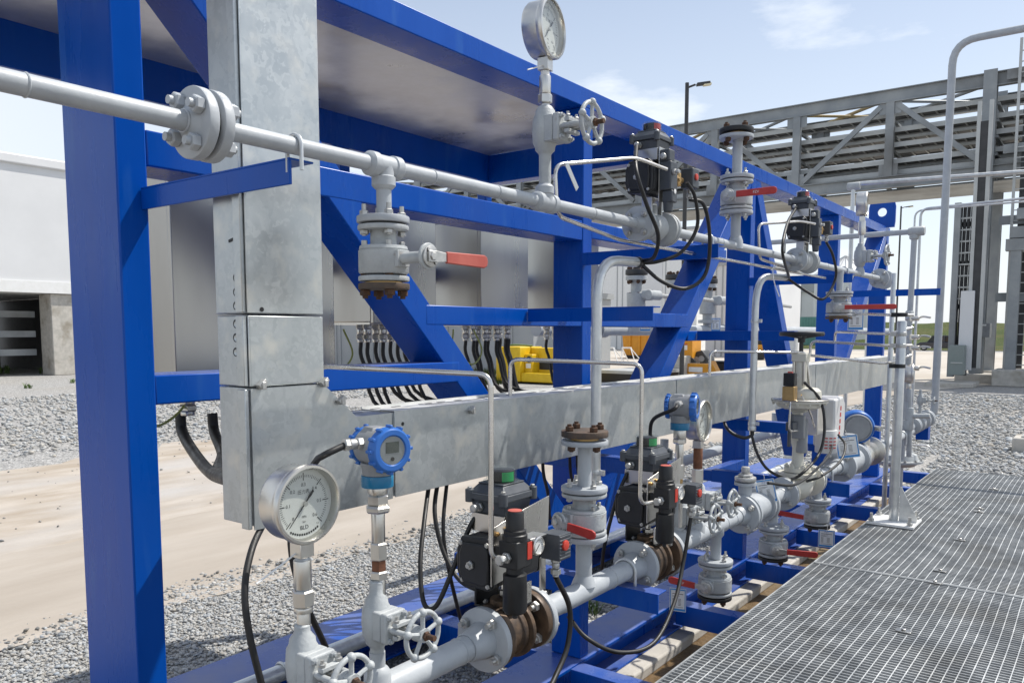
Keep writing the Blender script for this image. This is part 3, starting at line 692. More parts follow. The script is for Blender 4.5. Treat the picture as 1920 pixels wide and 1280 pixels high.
    vs = [(p[0], y, p[1]) for y in (8.44, 8.465) for p in inner]; b.add(vs, [(k, n+k, n+(k+1) % n, (k+1) % n) for k in range(n)])
    vs = [(p[0], y, p[1]) for y in (8.44, 8.465) for p in outer]; b.add(vs, [(k, (k+1) % n, n+(k+1) % n, n+k) for k in range(n)])
    b.build('lifting_lug', o)
    return o
skid_frame()

# ------------------------------------------------------------------ galvanised cable duct: riser, mitred elbow, long tray
def cable_duct():
    o, T = thing('cable_duct', 'galvanised sheet steel cable duct dropping beside the near post and turning along the frame', 'cable duct', (-1.5, 1.1, 1.24))
    XB, XF = -1.567, -1.45; y0, y1 = 1.017, 1.208; ztop, zbot = 1.447, 1.240
    def riser(z0, z1, nm, d=0.0):
        b = MB('galv'); b.bx(XB, XF+d, y0-d, y1, z0, z1); b.build(nm, o, bevel=.002)
        b = MB('galv'); b.bx(XF+d, XF+d+.003, y0-.006-d, y1+.001, z0+.0015, z1-.0015); b.bx(XB+.01, XF+d+.003, y0-d-.003, y0-d-.0005, z0+.002, z1-.002); b.build('duct_cover', o, bevel=.001)
    for za, zb_ in ((1.690, 2.75), (1.536, 1.684), (zbot-.010, 1.529)):
        b = MB('galv'); b.bx(XF-.026, XF-.0005, y0-.0165, y0-.0068, za, zb_); b.build('folded_edge', o, bevel=.0015)
    riser(1.688, 2.75, 'riser_section', .002); riser(1.534, 1.685, 'riser_section')
    b = MB('galv')
    poly = [(y0, zbot-.006), (y0, 1.5315), (y1, 1.5315), (y1+.05, 1.486), (y1+.095, ztop-.001), (1.425, ztop-.001), (1.425, zbot-.006)]
    b.prism(poly, (XB, 0, 0), (0, 1, 0), (0, 0, 1), (XF-XB, 0, 0)); b.build('elbow_section', o, bevel=.002)
    b = MB('galv'); b.prism([(y0-.004, zbot-.012), (y0-.004, 1.53), (y1, 1.53), (y1+.05, 1.488), (y1+.097, ztop), (1.423, ztop), (1.423, zbot-.012)], (XF+.0005, 0, 0), (0, 1, 0), (0, 0, 1), (.003, 0, 0)); b.build('duct_cover', o)
    ys = [1.43, 3.07, 5.02, 7.25]
    for a, c in zip(ys, ys[1:]):
        b = MB('galv'); b.bx(XB, XF, a, c-.006, zbot-.008, ztop); b.build('tray_section', o, bevel=.0015)
        b = MB('galv'); b.bx(XF+.0008, XF+.0038, a+.002, c-.009, zbot-.010, ztop+.002); b.build('tray_cover', o, bevel=.0008); b = MB('galvsunlit'); b.bx(XF-.05, XF+.0036, a+.002, c-.009, ztop+.0022, ztop+.0045); b.build('cover_flange', o, bevel=.0008)
        b = MB('galvsunlit'); b.bx(XB+.0005, XF-.052, a+.001, c-.007, ztop+.0005, ztop+.003); b.bx(XB+.0005, XB+.003, a+.001, c-.007, ztop+.0032, ztop+.008); b.build('tray_top', o)  # top sheet whose sunlit brightness comes from its lighter colour
    # oblong slots along the top, as dark recesses, and punched holes on the riser's narrow side
    b = MB('gasket'); y = 1.36
    k = 0
    while y < 3.0:
        L = .03 if k % 3 else .05
        b.bx(XB+.028, XB+.037, y, y+L, ztop+.0032, ztop+.0038); y += .075+(.03 if k % 3 == 2 else 0); k += 1
    b.bx(XB+.05, XB+.062, 1.62, 1.86, ztop+.0032, ztop+.0038)
    b.build('tray_slots', o)
    b = MB('gasket')
    for u, v in ((440, 340), (433, 490), (438, 690), (450, 735)):
        p = at(u, v, Y=1.0); b.cyl((p.x, y0-.0062, p.z), (p.x, y0-.0055, p.z), .0045, seg=12)
    b.box((at(427, 448, Y=1.0).x, y0-.0060, at(427, 448, Y=1.0).z), (.028, .0008, .006), Matrix.Rotation(R_(-12), 3, 'Y'))
    p = at(488, 580, X=XF); b.cyl((XF+.0055, p.y, p.z), (XF+.006, p.y, p.z), .005, seg=14)
    p = at(753, 794, X=XF); b.cyl((XF+.004, p.y, p.z), (XF+.0046, p.y, p.z), .005, seg=14)
    b.build('punched_holes', o)
    for v in (520, 547, 573, 607, 633, 660):
        p = at(434, v, Y=1.0); b = MB('gasket'); b.cyl((p.x-.001, y0-.0062, p.z), (p.x-.001, y0-.0055, p.z), .0095, seg=20); b.m('galv').lathe((p.x+.0022, y0-.0063, p.z-.0008), (0, -1, 0), [(.0074, 0), (.0064, .0018), (.005, .0012), (0, .0008)], 20); b.build('knockout', o)
    for u, v in ((485, 719), (602, 715), (634, 748), (880, 767)):
        p = at(u, v, X=XF); b = MB('zinc'); b.box((XF+.010, p.y, p.z), (.014, .022, .010), Matrix.Rotation(R_(35), 3, 'X')); b.bx(XF+.004, XF+.02, p.y-.004, p.y+.006, p.z-.012, p.z+.004); b.build('cover_clip', o, bevel=.001)
    return o
cable_duct()

# ------------------------------------------------------------------ upper pipe (1 inch) with flanges, tees and U-bolts
UXP, UZP, UR = -1.25, 1.997, .0165
def run_pipe(o, X, Z, r, ya, yb, nm='pipe', m='pipe'):
    b = MB(m); b.cyl((X, ya, Z), (X, yb, Z), r, seg=28)
    for y in (.52, 1.365, 1.60, 1.80, 2.06, 2.75, 2.93, 3.02, 3.58, 4.45, 5.42):
        if ya+.04 < y < yb-.04: b.tor((X, y, Z), (0, 1, 0), r, .0018, 28, 6)
    return b.build(nm, o)
def ubolt(o, X, Y, Z, r, t=.004):
    b = MB('galvpipe'); P = [(X-r-t, Y, Z-r-.03)]+[(X+(r+t)*math.cos(math.pi-math.pi*k/10), Y, Z+(r+t)*math.sin(math.pi*k/10)) for k in range(11)]+[(X+r+t, Y, Z-r-.03)]
    b.tube(P, t, 8); return b.build('u_bolt', o)
def weld_tee(o, X, Y, Z, r, zd, m='pipe'):
    """socket tee: two collars on the run and one on the branch (zd = +1 up, -1 down)"""
    b = MB(m); R = r*1.42
    for s in (-1, 1): b.lathe((X, Y, Z), (0, s, 0), [(R*.95, 0), (R*.95, R*.9), (R*1.08, R*1.0), (R*1.08, R*1.75), (R*.9, R*1.95), (r, R*2.1)], 28)
    b.lathe((X, Y, Z), (0, 0, zd), [(R*.95, 0), (R*.95, R*.9), (R*1.08, R*1.0), (R*1.08, R*1.75), (R*.9, R*1.95), (r, R*2.1)], 28)
    return b.build('socket_tee', o)

def upper_pipe():
    o, T = thing('upper_gas_pipe', 'thin grey pipe running the length of the frame at head height', 'pipe', (UXP, 4, UZP))
    run_pipe(o, UXP, UZP, UR, -1.6, .77); run_pipe(o, UXP, UZP, UR*.97, .80, 2.345); run_pipe(o, UXP, UZP, UR*.97, 2.60, 3.96); run_pipe(o, UXP, UZP, UR*.97, 4.20, 5.75)
    flange(o, (UXP, .782, UZP), (0, -1, 0), .0595, .019, 4, .042, 'pipe', None, 'f', 'pipe', .0145, stud=.009, hub=.012, ph=.55)
    flange(o, (UXP, .811, UZP), (0, 1, 0), .0595, .019, 4, .042, 'pipe', None, 'f', 'pipe', .0145, stud=.006, ph=-.55)
    b = MB('gasket'); b.cyl((UXP, .792, UZP), (UXP, .801, UZP), .046, seg=28); b.build('gasket', o)
    for y in (.985, 2.90, 4.82, 6.0): ubolt(o, UXP, y, UZP, UR)
    weld_tee(o, UXP, 1.215, UZP, UR, -1); weld_tee(o, UXP, 1.813, UZP, UR, 1)
    b = MB('pipe'); b.lathe((UXP, 3.18, UZP), (0, 0, 1), [(UR*1.8, -.012), (UR*1.7, .02), (UR*1.25, .04)], 24); b.build('branch_boss', o)
    b = MB('pipe'); b.lathe((UXP, 5.16, UZP), (0, 0, 1), [(UR*1.8, -.012), (UR*1.7, .02), (UR*1.15, .04)], 24); b.build('branch_boss', o)
    b = MB('pipe'); b.cyl((UXP, 1.215, 1.895), (UXP, 1.215, 1.975), UR*.97, seg=24); b.build('drop_leg', o)
    b = MB('pipe'); b.cyl((UXP, 4.735, 1.84), (UXP, 4.735, 1.99), UR*1.1, seg=24); b.build('drop_leg', o)
    # flanges at the two actuated valves and at the end valve
    for ya, yb in ((2.345, 2.545), (3.95, 4.15)):
        flange(o, (UXP, ya, UZP), (0, -1, 0), .056, .016, 4, .040, 'pipe', None, 'f', 'zinc', .010, stud=.008, hub=.02)
        flange(o, (UXP, yb, UZP), (0, 1, 0), .056, .016, 4, .040, 'pipe', None, 'f', 'zinc', .010, stud=.008, hub=.012)
    flange(o, (UXP, 5.66, UZP), (0, -1, 0), .062, .016, 4, .045, 'pipe', None, 'f', 'zinc', .010, stud=.008, hub=.02)
    flange(o, (UXP, 5.82, UZP), (0, 1, 0), .062, .016, 4, .045, 'pipe', None, 'f', 'zinc', .010, stud=.008)
    return o
upper_pipe()
for yc, lb in ((2.445, 'ball valve body in the upper pipe under the nearer red topped actuator'), (4.05, 'ball valve body in the upper pipe under the farther red topped actuator')):
    o, T = thing('inline_ball_valve', lb, 'valve', (UXP, yc, UZP), 0, 'inline valves on the upper pipe')
    b = MB('valve'); b.lathe((UXP, yc-.09, UZP), (0, 1, 0), [(.054, .0), (.054, .014), (.03, .018), (.028, .05), (.042, .06), (.044, .12), (.03, .13), (.03, .155), (.054, .164), (.054, .178)], 32); b.cyl((UXP, yc, UZP), (UXP, yc, UZP+.07), .016, seg=16); b.build('body', o)

# ------------------------------------------------------------------ lower main pipe (2 inch)
LXP, LZP, LR = -1.18, .910, .0305
def lower_pipe():
    o, T = thing('lower_gas_pipe', 'grey main pipe with bolted flanges running low along the walkway', 'pipe', (LXP, 4, LZP))
    X, Z, r = LXP, LZP, LR
    for ya, yb in ((-1.6, 1.43), (1.675, 2.20), (2.44, 3.10), (3.40, 3.62), (4.10, 4.58), (5.35, 6.9)): run_pipe(o, X, Z, r, ya, yb)
    rf, pc, br = .0785, .0595, .0125
    def fl(y, s, hub=.055, n=4, rr=rf, ph=None):
        return flange(o, (X, y, Z), (0, s, 0), rr, .019, n, rr*.76, 'pipe', None, 'f', 'zinc', br, stud=.012, hub=hub, ph=ph)
    fl(1.462, -1, .06, ph=.95); fl(1.660, 1, .035, ph=.3); fl(2.232, -1, .06, ph=.95); fl(2.428, 1, .035, ph=.3)
    fl(3.13, -1, .045, ph=.6); fl(3.375, 1, .05); fl(3.64, -1, .03, rr=.075); fl(4.08, 1, .03, rr=.075); fl(4.60, -1, .05, rr=.09); fl(4.93, 1, .05, rr=.09)
    b = MB('pipe'); b.cyl((X, 3.14, Z), (X, 3.365, Z), .060, seg=32); b.lathe((X, 3.155, Z), (0, 1, 0), [(.078, 0), (.078, .016)], 36); b.lathe((X, 3.335, Z), (0, 1, 0), [(.074, 0), (.074, .016)], 36); b.build('spool_piece', o)
    b = MB('pipe'); b.lathe((X, 4.61, Z), (0, 1, 0), [(.088, 0), (.088, .02), (.07, .025), (.066, .29), (.088, .295), (.088, .312)], 36); b.cyl((X, 4.79, Z), (X, 4.79, Z+.16), .028, seg=24); b.lathe((X, 4.79, Z+.12), (0, 0, 1), [(.036, 0), (.036, .03)], 24); b.build('strainer_body', o)
    b = MB('pipe'); b.lathe((X, 1.67, Z), (0, 1, 0), [(r*1.03, 0), (r*1.03, .015)], 28); b.build('weld_collar', o)
    # branches up and down, U-bolts on the brackets
    b = MB('pipe'); b.cyl((X, 1.915, Z), (X, 1.915, 1.05), .0235, seg=24); b.lathe((X, 1.915, Z+.018), (0, 0, 1), [(.036, 0), (.030, .015), (.0235, .03)], 24); b.build('branch', o)
    for y, z1, rr in ((.924, 1.0, .0165), (1.11, .995, .0165), (2.54, .99, .019), (2.70, .99, .0165)):
        b = MB('pipe'); b.lathe((X, y, Z), (0, 0, 1), [(rr*1.75, 0), (rr*1.7, .04), (rr*1.35, .05), (rr, .055), (rr, z1-Z)], 22); b.build('branch', o)
    for y in (2.875, 3.525, 4.20):
        b = MB('pipe'); b.lathe((X, y, Z), (0, 0, -1), [(.030, 0), (.030, .032), (.0205, .045), (.0205, .125 if y != 3.525 else .11)], 22); b.build('drain_leg', o)
    b = MB('pipe'); b.cyl((X, 3.17, Z+.05), (X, 3.17, 1.03), .027, seg=24); b.lathe((X, 3.17, 1.025), (0, 0, 1), [(.044, 0), (.044, .012)], 28); b.build('branch', o)
    b = MB('zinc'); b.rcyl((X, 3.17, 1.042), (X, 3.17, 1.058), .043, .002); b.hexn((X, 3.17, 1.058), (X, 3.17, 1.072), .03); b.rcyl((X, 3.17, 1.072), (X, 3.17, 1.10), .017); b.build('blind_cap', o)
    for y in (2.16, 4.33, 6.2): ubolt(o, X, y, Z, r, .005)
    return o
lower_pipe()

def bronze_valve(yc, label):
    o, T = thing('bronze_ball_valve', label, 'valve', (LXP, yc, LZP), 0, 'bronze valves in the lower pipe')
    X, Z = LXP, LZP
    b = MB('bronze'); b.lathe((X, yc-.0865, Z), (0, 1, 0), [(.076, 0), (.076, .017), (.062, .022), (.060, .062), (.066, .066), (.066, .082), (.06, .086), (.058, .105), (.045, .115), (.045, .135)], 40)
    b.box((X, yc-.035, Z+.064), (.062, .06, .014)); b.cyl((X, yc-.03, Z+.05), (X, yc-.03, Z+.085), .03, seg=24); b.build('body', o, bevel=.002)
    b = MB('bronze'); b.rcyl((X, yc+.066, Z), (X, yc+.087, Z), .076, .003, 40); b.rcyl((X, yc+.0, Z), (X, yc+.014, Z), .076, .003, 40); b.build('valve_flange', o)
    b = MB('gasket'); b.cyl((X, yc-.0905, Z), (X, yc-.087, Z), .073, seg=36); b.cyl((X, yc+.0875, Z), (X, yc+.0905, Z), .066, seg=36); b.build('gasket', o)
    for k in range(4):
        a = math.pi/4+k*math.pi/2+.1
        bolt(o, (X+.058*math.cos(a), yc+.066, Z+.058*math.sin(a)), (0, -1, 0), .0135, .012, .014, 'zinc'); bolt(o, (X+.062*math.cos(a+.5), yc-.069, Z+.062*math.sin(a+.5)), (0, 1, 0), .0085, .002, .009, 'zinc')
    return o
bronze_valve(1.561, 'rusty brown bronze ball valve bolted between flanges nearest the camera')
bronze_valve(2.330, 'rusty brown bronze ball valve farther along the lower pipe, under the second green topped actuator')

a1, A1, sol1 = actuator((LXP-.004, 1.545, LZP), 'black pneumatic actuator with green indicator dome, nearest on the lower pipe', 1.0, 'green')
a2, A2, sol2 = actuator((LXP-.004, 2.315, LZP), 'black pneumatic actuator with green indicator dome, behind the red lever valve', 1.0, 'green')
a3, A3, sol3 = actuator((UXP, 2.445, UZP), 'black pneumatic actuator with red indicator dome on the upper pipe by the second post', .86, 'red', True, -.015, False)
a4, A4, sol4 = actuator((UXP, 4.05, UZP), 'smaller looking black actuator with red indicator dome farther along the upper pipe', .86, 'red', True, -.015, False)

# gauges
ST1 = [(-.072-.028, -.072, .0155, 'sq', 'steel'), (-.185+.003, -.10, .013, 'cyl', 'pipe'), (-.108, -.100, .0115, 'cyl', 'white'), (-.160, -.106, .0165, 'cyl', 'steel'), (-.195, -.163, .0205, 'hex', 'steel'), (-.206, -.195, .0175, 'cyl', 'steel'), (-.27, -.206, .0125, 'cyl', 'steel')]
gauge((LXP, .926, 1.337), .0715, ST1, 'large steel pressure gauge with white dial nearest the camera, low beside the duct', yaw=0, wire=True)
ST2 = [(-.105, -.073, .0155, 'sq', 'steel'), (-.12, -.105, .012, 'cyl', 'white'), (-.165, -.118, .0155, 'cyl', 'steel'), (-.19, -.165, .019, 'hex', 'steel'), (-.28, -.19, .0125, 'cyl', 'steel')]
gauge((UXP, 1.813, 2.446), .0745, ST2, 'steel pressure gauge standing tall against the sky on the upper pipe', yaw=R_(8), wire=True)
ST3 = [(-.10, -.072, .0155, 'sq', 'steel'), (-.175, -.10, .0165, 'cyl', 'copperrust'), (-.225, -.175, .0205, 'hex', 'steel'), (-.30, -.225, .0135, 'cyl', 'steel')]
gauge((LXP, 2.692, 1.333), .073, ST3, 'steel pressure gauge on a rusty nipple beside the second transmitter', yaw=R_(4))
ST4 = [(-.10, -.072, .0155, 'sq', 'steel'), (-.18, -.10, .021, 'cyl', 'steel'), (-.27, -.18, .0135, 'cyl', 'steel')]
gauge((UXP, 5.175, 2.412), .070, ST4, 'small looking steel pressure gauge far along the upper pipe', yaw=R_(10))
needle_valve((LXP, .922, 1.035), 'grey handwheel valve under the large near gauge', .075, -.07, s=1.12, wheel=.040)
needle_valve((LXP, 1.110, 1.060), 'grey handwheel valve under the near blue transmitter', .085, -.10, s=1.08, wheel=.042)
needle_valve((UXP, 1.814, 2.185), 'grey handwheel valve on the riser below the tall gauge', .06, -.16, s=1.22, wheel=.042, reach=1.0)
needle_valve((LXP, 2.545, 1.02), 'grey handwheel valve under the second transmitter', .10, -.08, s=1.1, wheel=.042)
needle_valve((LXP, 2.70, 1.045), 'grey handwheel valve under the gauge with rusty nipple', .03, -.08, s=1.1, wheel=.042)
needle_valve((UXP, 5.16, 2.10), 'grey handwheel valve below the far gauge on the upper pipe', .08, -.09, s=1.25, wheel=.045)
# transmitters
TS1 = [(-.095, -.080, .020, 'cyl', 'steel'), (-.118, -.095, .023, 'hex', 'steel'), (-.133, -.118, .0265, 'hex', 'steel'), (-.195, -.133, .014, 'cyl', 'steel'), (-.232, -.195, .0185, 'hex', 'steel'), (-.254, -.232, .016, 'hex', 'copperrust'), (-.272, -.254, .019, 'hex', 'steel'), (-.35, -.272, .0135, 'cyl', 'steel')]
transmitter((LXP, 1.118, 1.418), 'grey pressure transmitter with bright blue caps and small display, near the camera', TS1, yaw=R_(-12))
TS2 = [(-.11, -.080, .022, 'cyl', 'steel'), (-.128, -.11, .024, 'hex', 'steel'), (-.20, -.128, .014, 'cyl', 'steel'), (-.25, -.20, .0195, 'hex', 'steel'), (-.285, -.25, .015, 'hex', 'brass'), (-.34, -.285, .0135, 'cyl', 'steel')]
transmitter((LXP, 2.536, 1.395), 'grey pressure transmitter with bright blue caps farther back, before the second gauge', TS2, yaw=R_(14))

# ball valves
ball_valve((UXP, 1.212, 1.802), 'flanged ball valve hanging from the upper pipe, nearest, with pinkish red lever', .0555, (1, 0, 0), (0, 1, 0), llen=.175, slen=.075)
ball_valve((UXP, 3.175, 2.185), 'flanged ball valve standing on the upper pipe with red lever against the sky', .066, (0, -1, 0), (1, 0, 0), top=.245, bottom=-.17, hm='redhandle', llen=.20, slen=.03, text=True)
o = ball_valve((UXP, 4.735, 1.785), 'flanged ball valve hanging below the far end of the upper pipe', .072, (.15, -1, 0), (1, .15, 0), llen=.30, hm='redhandle', slen=.02)
ball_valve((LXP, 1.915, 1.125), 'flanged ball valve standing on the lower pipe with orange red lever', .066, (-.3, -1, 0), (1, 0, -.15), top=.235, bottom=-.09, hm='redhandle', llen=.13, slen=.03)
ball_valve((LXP, 2.875, .692), 'drain valve under the lower pipe with a hanging tag, nearest of three', .066, (0, -1, 0), (-1, 0, .04), hm='redhandle', llen=.15, slen=.02, blindm='gasket', text=True)
ball_valve((LXP, 3.535, .692), 'drain valve under the lower pipe, middle of three', .066, (.5, -.9, 0), (1, .45, -.05), hm='redhandle', llen=.17, slen=.02, blindm='gasket')
ball_valve((LXP, 4.205, .705), 'drain valve under the lower pipe, farthest of three', .066, (0, -1, 0), (-1, 0, .05), hm='redhandle', llen=.21, slen=.02, blindm='gasket')
# blind flanges that close the tops of the risers
def blind_top(x, y, z, r, label, dark):
    o, T = thing('blind_flange_pair', label, 'flange', (x, y, z), 0, 'bolted blind flanges on riser tops')
    flange(o, (x, y, z-.013), (0, 0, -1), r, .014, 4, r*.74, 'pipe', None, 'f', 'rust', .012, stud=.003, ph=.3)
    flange(o, (x, y, z+.012), (0, 0, 1), r, .018, 4, r*.74, 'gasket' if dark else 'rustflange', None, 'f', 'rust', .0125, stud=.006, ph=-.5, name='blind_flange')
    b = MB('brass'); b.cyl((x, y, z-.0055), (x, y, z+.0028), r*.6, seg=24); b.build('gasket', o)
blind_top(LXP, 1.915, 1.353, .0665, 'rusty brown blind flange topping the riser in front of the duct', False)
blind_top(UXP, 3.158, 2.435, .067, 'black blind flange topping the riser against the pipe bridge', True)

# tags
tag_card((-1.268, 2.735, .685), 'blue bordered tag hanging from the nearest drain valve', (.25, -1, 0), .062, .088)
tag_card((-1.07, 3.98, .69), 'blue bordered tag half hidden behind the red drain lever, farther back', (.2, -1, 0), .075, .085)
tag_card((-1.16, 3.33, 1.025), 'blue bordered tag tilted beside the capped branch of the lower pipe', (.3, -1, 0), .08, .10, R_(12))
tag_card((-1.22, 4.99, 1.79), 'blue bordered tag below the far hanging valve with red lever', (.2, -1, 0), .085, .13)
tag_card(tuple(at(1586, 816, X=-1.10)), 'blue bordered tag beside the white faced flowmeter housing', (.3, -1, 0), .11, .12, R_(10))
# ------------------------------------------------------------------ control valve with diaphragm head and top handwheel
def control_valve():
    X, Y, Z = LXP, 3.85, LZP
    o, T = thing('control_valve', 'cream diaphragm control valve with black top handwheel standing on the lower pipe', 'control valve', (X, Y, Z))
    T0 = Matrix.Translation((X, Y, 0)); T = T0 @ Matrix.Diagonal((.69, .69, 1, 1))
    b = MB('cream', T0); b.lathe((0, -.2, Z), (0, 1, 0), [(.075, 0), (.075, .018), (.035, .03), (.032, .1), (.062, .15), (.066, .2), (.062, .25), (.032, .3), (.035, .38), (.075, .39), (.075, .408)], 36)
    b.lathe((0, 0, Z), (0, 0, 1), [(.045, 0), (.045, .05), (.088, .055), (.088, .072)], 36); bd = b.build('body', o)
    b = MB('gasket', T); b.cyl((0, 0, Z+.072), (0, 0, Z+.076), .07, seg=28); b.build('gasket', o)
    b = MB('cream', T); b.lathe((0, 0, Z+.076), (0, 0, 1), [(.088, 0), (.088, .018), (.05, .022), (.040, .04), (.038, .11), (.047, .135), (.047, .15), (.058, .152), (.058, .17), (.03, .172)], 36); bn = b.build('bonnet', o)
    for k in range(6):
        a = k*1.047+.3; bolt(bn, (X+.049*math.cos(a), Y+.049*math.sin(a), Z+.094), (0, 0, 1), .012, .008, .012, 'cream')
    b = MB('cream', T); b.bx(-.045, .02, -.03, .03, Z+.245, 1.29); b.bx(-.05, .05, -.04, .04, 1.27, 1.30); b.build('yoke', o, bevel=.006)
    b = MB('tgrey', T); b.cyl((.03, -.02, 1.08), (.03, -.02, 1.24), .038, seg=24); b.bx(-.02, .06, -.085, -.04, 1.15, 1.26); b.build('positioner', o, bevel=.003)
    b = MB('cream', T); b.lathe((0, 0, 1.285), (0, 0, 1), [(.10, 0), (.145, .012), (.155, .03), (.185, .034), (.188, .042)], 44); lo = b.build('lower_diaphragm_case', o)
    b = MB('steel', T); b.lathe((0, 0, 1.3275), (0, 0, 1), [(.188, 0), (.190, .002), (.190, .006), (.186, .008)], 44); b.build('case_rim', o)
    b = MB('cream', T); b.lathe((.02, .03, 1.336), (0, 0, 1), [(.112, 0), (.115, .012), (.110, .035), (.09, .048), (.04, .053), (0, .054)], 40); b.build('upper_diaphragm_case', o)
    for k in range(14):
        a = k*2*math.pi/14; bolt(lo, (X+.119*math.cos(a), Y+.119*math.sin(a), 1.319), (0, 0, -1), .007, .004, .009, 'cream')
    b = MB('cream', T); b.cyl((0, 0, 1.38), (0, 0, 1.55), .042, seg=24); b.bx(-.05, .05, -.05, .05, 1.51, 1.55); b.build('handwheel_column', o, bevel=.004)
    b = MB('steel', T)
    for x, y in ((.035, -.035), (-.035, -.035), (.035, .035)): b.cyl((x, y, 1.40), (x, y, 1.535), .010, seg=12)
    b.build('column_rods', o)
    b = MB('blackcast', T); b.cyl((0, 0, 1.55), (0, 0, 1.61), .014, seg=16); b.rcyl((0, 0, 1.60), (0, 0, 1.635), .024); b.build('handwheel_spindle', o)
    b = MB('blackcast', T); b.tor((0, 0, 1.640), (0, 0, 1), .138, .0105, 48, 10)
    for k in range(3):
        a = R_(120*k+40); b.tube([(0, 0, 1.623), (.138*math.cos(a), .138*math.sin(a), 1.638)], .008, 8)
    b.cyl((0, 0, 1.623), (0, 0, 1.638), .03, seg=16); b.build('handwheel', o)
    b = MB('brass', T); b.bx(-.045, .035, -.235, -.165, 1.335, 1.40); b.build('solenoid_valve', o, bevel=.003)
    b = MB('black', T); b.bx(-.042, .032, -.232, -.168, 1.402, 1.462); cl = b.build('solenoid_coil', o, bevel=.004)
    b = MB('red', T); b.bx(-.02, .01, -.21, -.19, 1.462, 1.468); b.build('coil_cap', cl)
    b = MB('zinc', T); b.cyl((.0, -.165, 1.435), (.0, -.08, 1.435), .014, seg=16); b.build('cable_gland', o)
    b = MB('tube', T); b.tube([(.0, -.20, 1.335), (0.02, -.26, 1.33), (.02, -.27, 1.20), (.03, -.12, 1.19)], .006, 8, bend=.03)
    b.tube([(.06, -.16, 1.36), (.09, -.05, 1.27), (.09, .05, 1.20)], .006, 8, smooth=5); b.build('air_tubing', o)
    b = MB('dgrey', T); b.bx(-.02, .03, -.22, -.12, 1.195, 1.235); b.cyl((0, -.17, 1.235), (0, -.17, 1.27), .018, seg=16); b.cyl((.0, -.2, 1.12), (0, -.2, 1.2), .012, seg=12); b.build('air_filter', o, bevel=.003)
    return o
control_valve()

def flow_meter():
    X, Y, Z = LXP, 5.12, LZP
    o, T = thing('flow_meter', 'flowmeter with round blue housing and grey blank cover', 'flowmeter', (X, Y, Z))
    b = MB('steel'); b.lathe((X, 4.95, Z), (0, 1, 0), [(.06, 0), (.075, .03), (.075, .12), (.062, .15), (.062, .33), (.088, .335), (.088, .36), (.075, .37), (.075, .40)], 36); b.build('meter_tube', o)
    b = MB('steel'); b.cyl((X, Y, Z+.05), (X, Y, Z+.13), .036, seg=24); b.build('neck', o)
    d = Vector((.35, -.94, 0)); c = Vector((X-.04, Y-.03, Z+.172)); ax = d.normalized(); sx = ax.cross(Vector((0, 0, 1)))
    b = MB('bluecap'); b.lathe(c-ax*.11, ax, [(.06, .03), (.092, .04), (.098, .07), (.098, .17), (.090, .182)], 40); b.frust((X-.02, Y-.02, Z+.08), (.08, .08), (.11, .11), .05); b.build('housing', o, bevel=.003)
    b = MB('tgrey'); b.lathe(c+ax*.07, ax, [(.080, 0), (.082, .01), (.080, .024), (.075, .028), (.071, .024), (.068, .028), (0, .029)], 44); b.build('blank_cover', o)
    b = MB('zinc'); b.cyl(c-sx*.08+ax*.02, c-sx*.125+ax*.10, .015, seg=16); b.build('cable_gland', o)
    return o
flow_meter()

def positioner_box():
    X, Y = -1.20, 4.42
    o, T = thing('valve_positioner', 'white instrument enclosure with red lettering between control valve and flowmeter', 'instrument box', (X, Y, 1.08))
    b = MB('offwhite'); b.prism([(-.10, -.1), (.07, -.12), (.10, -.02), (.10, .12), (.05, .16), (-.1, .15)], (X-.05, Y, 1.15), (0, 1, 0), (0, 0, 1), (.11, 0, 0)); b.build('housing', o, bevel=.012)
    b = MB('offwhite'); b.rcyl((X+.02, Y-.10, 1.02), (X+.02, Y-.10, 1.14), .055, .004, 24); b.build('filter_cup', o)
    b = MB('redink'); T2 = (0, 0, 1); b.text('FISHER', .045, (X+.062, Y+.02, 1.19), (0, -.15, 1), (0, -1, -.15), .0008) if False else None
    for k in range(5): b.bx(X+.0605, X+.0612, Y-.02+.004*k, Y+.0+.004*k, 1.10+.034*k, 1.123+.034*k)
    b.build('red_lettering', o); b = MB('redink')
    for k in range(4):
        for j in range(3):
            a = R_(-75+24*j); b.box((X+.02+.0556*math.cos(a), Y-.10+.0556*math.sin(a), 1.05+.017*k), (.0012, .016, .006), Matrix.Rotation(a, 3, 'Z'))
    b.build('red_lettering', o)
    b = MB('steel'); b.rcyl((X-.01, Y-.2, 1.17), (X-.01, Y-.09, 1.17), .026); b.build('inlet_fitting', o); b = MB('steel'); b.rcyl((X-.01, Y-.17, 1.24), (X-.01, Y-.09, 1.24), .022); b.build('inlet_fitting', o); b = MB('steel'); b.cyl((X+.07, Y-.02, 1.235), (X+.07, Y+.06, 1.235), .018, seg=16) if False else None; b.bx(X-.05, X+.03, Y-.3, Y-.2, 1.13, 1.27); b.build('bracket', o, bevel=.003)
    return o
positioner_box()

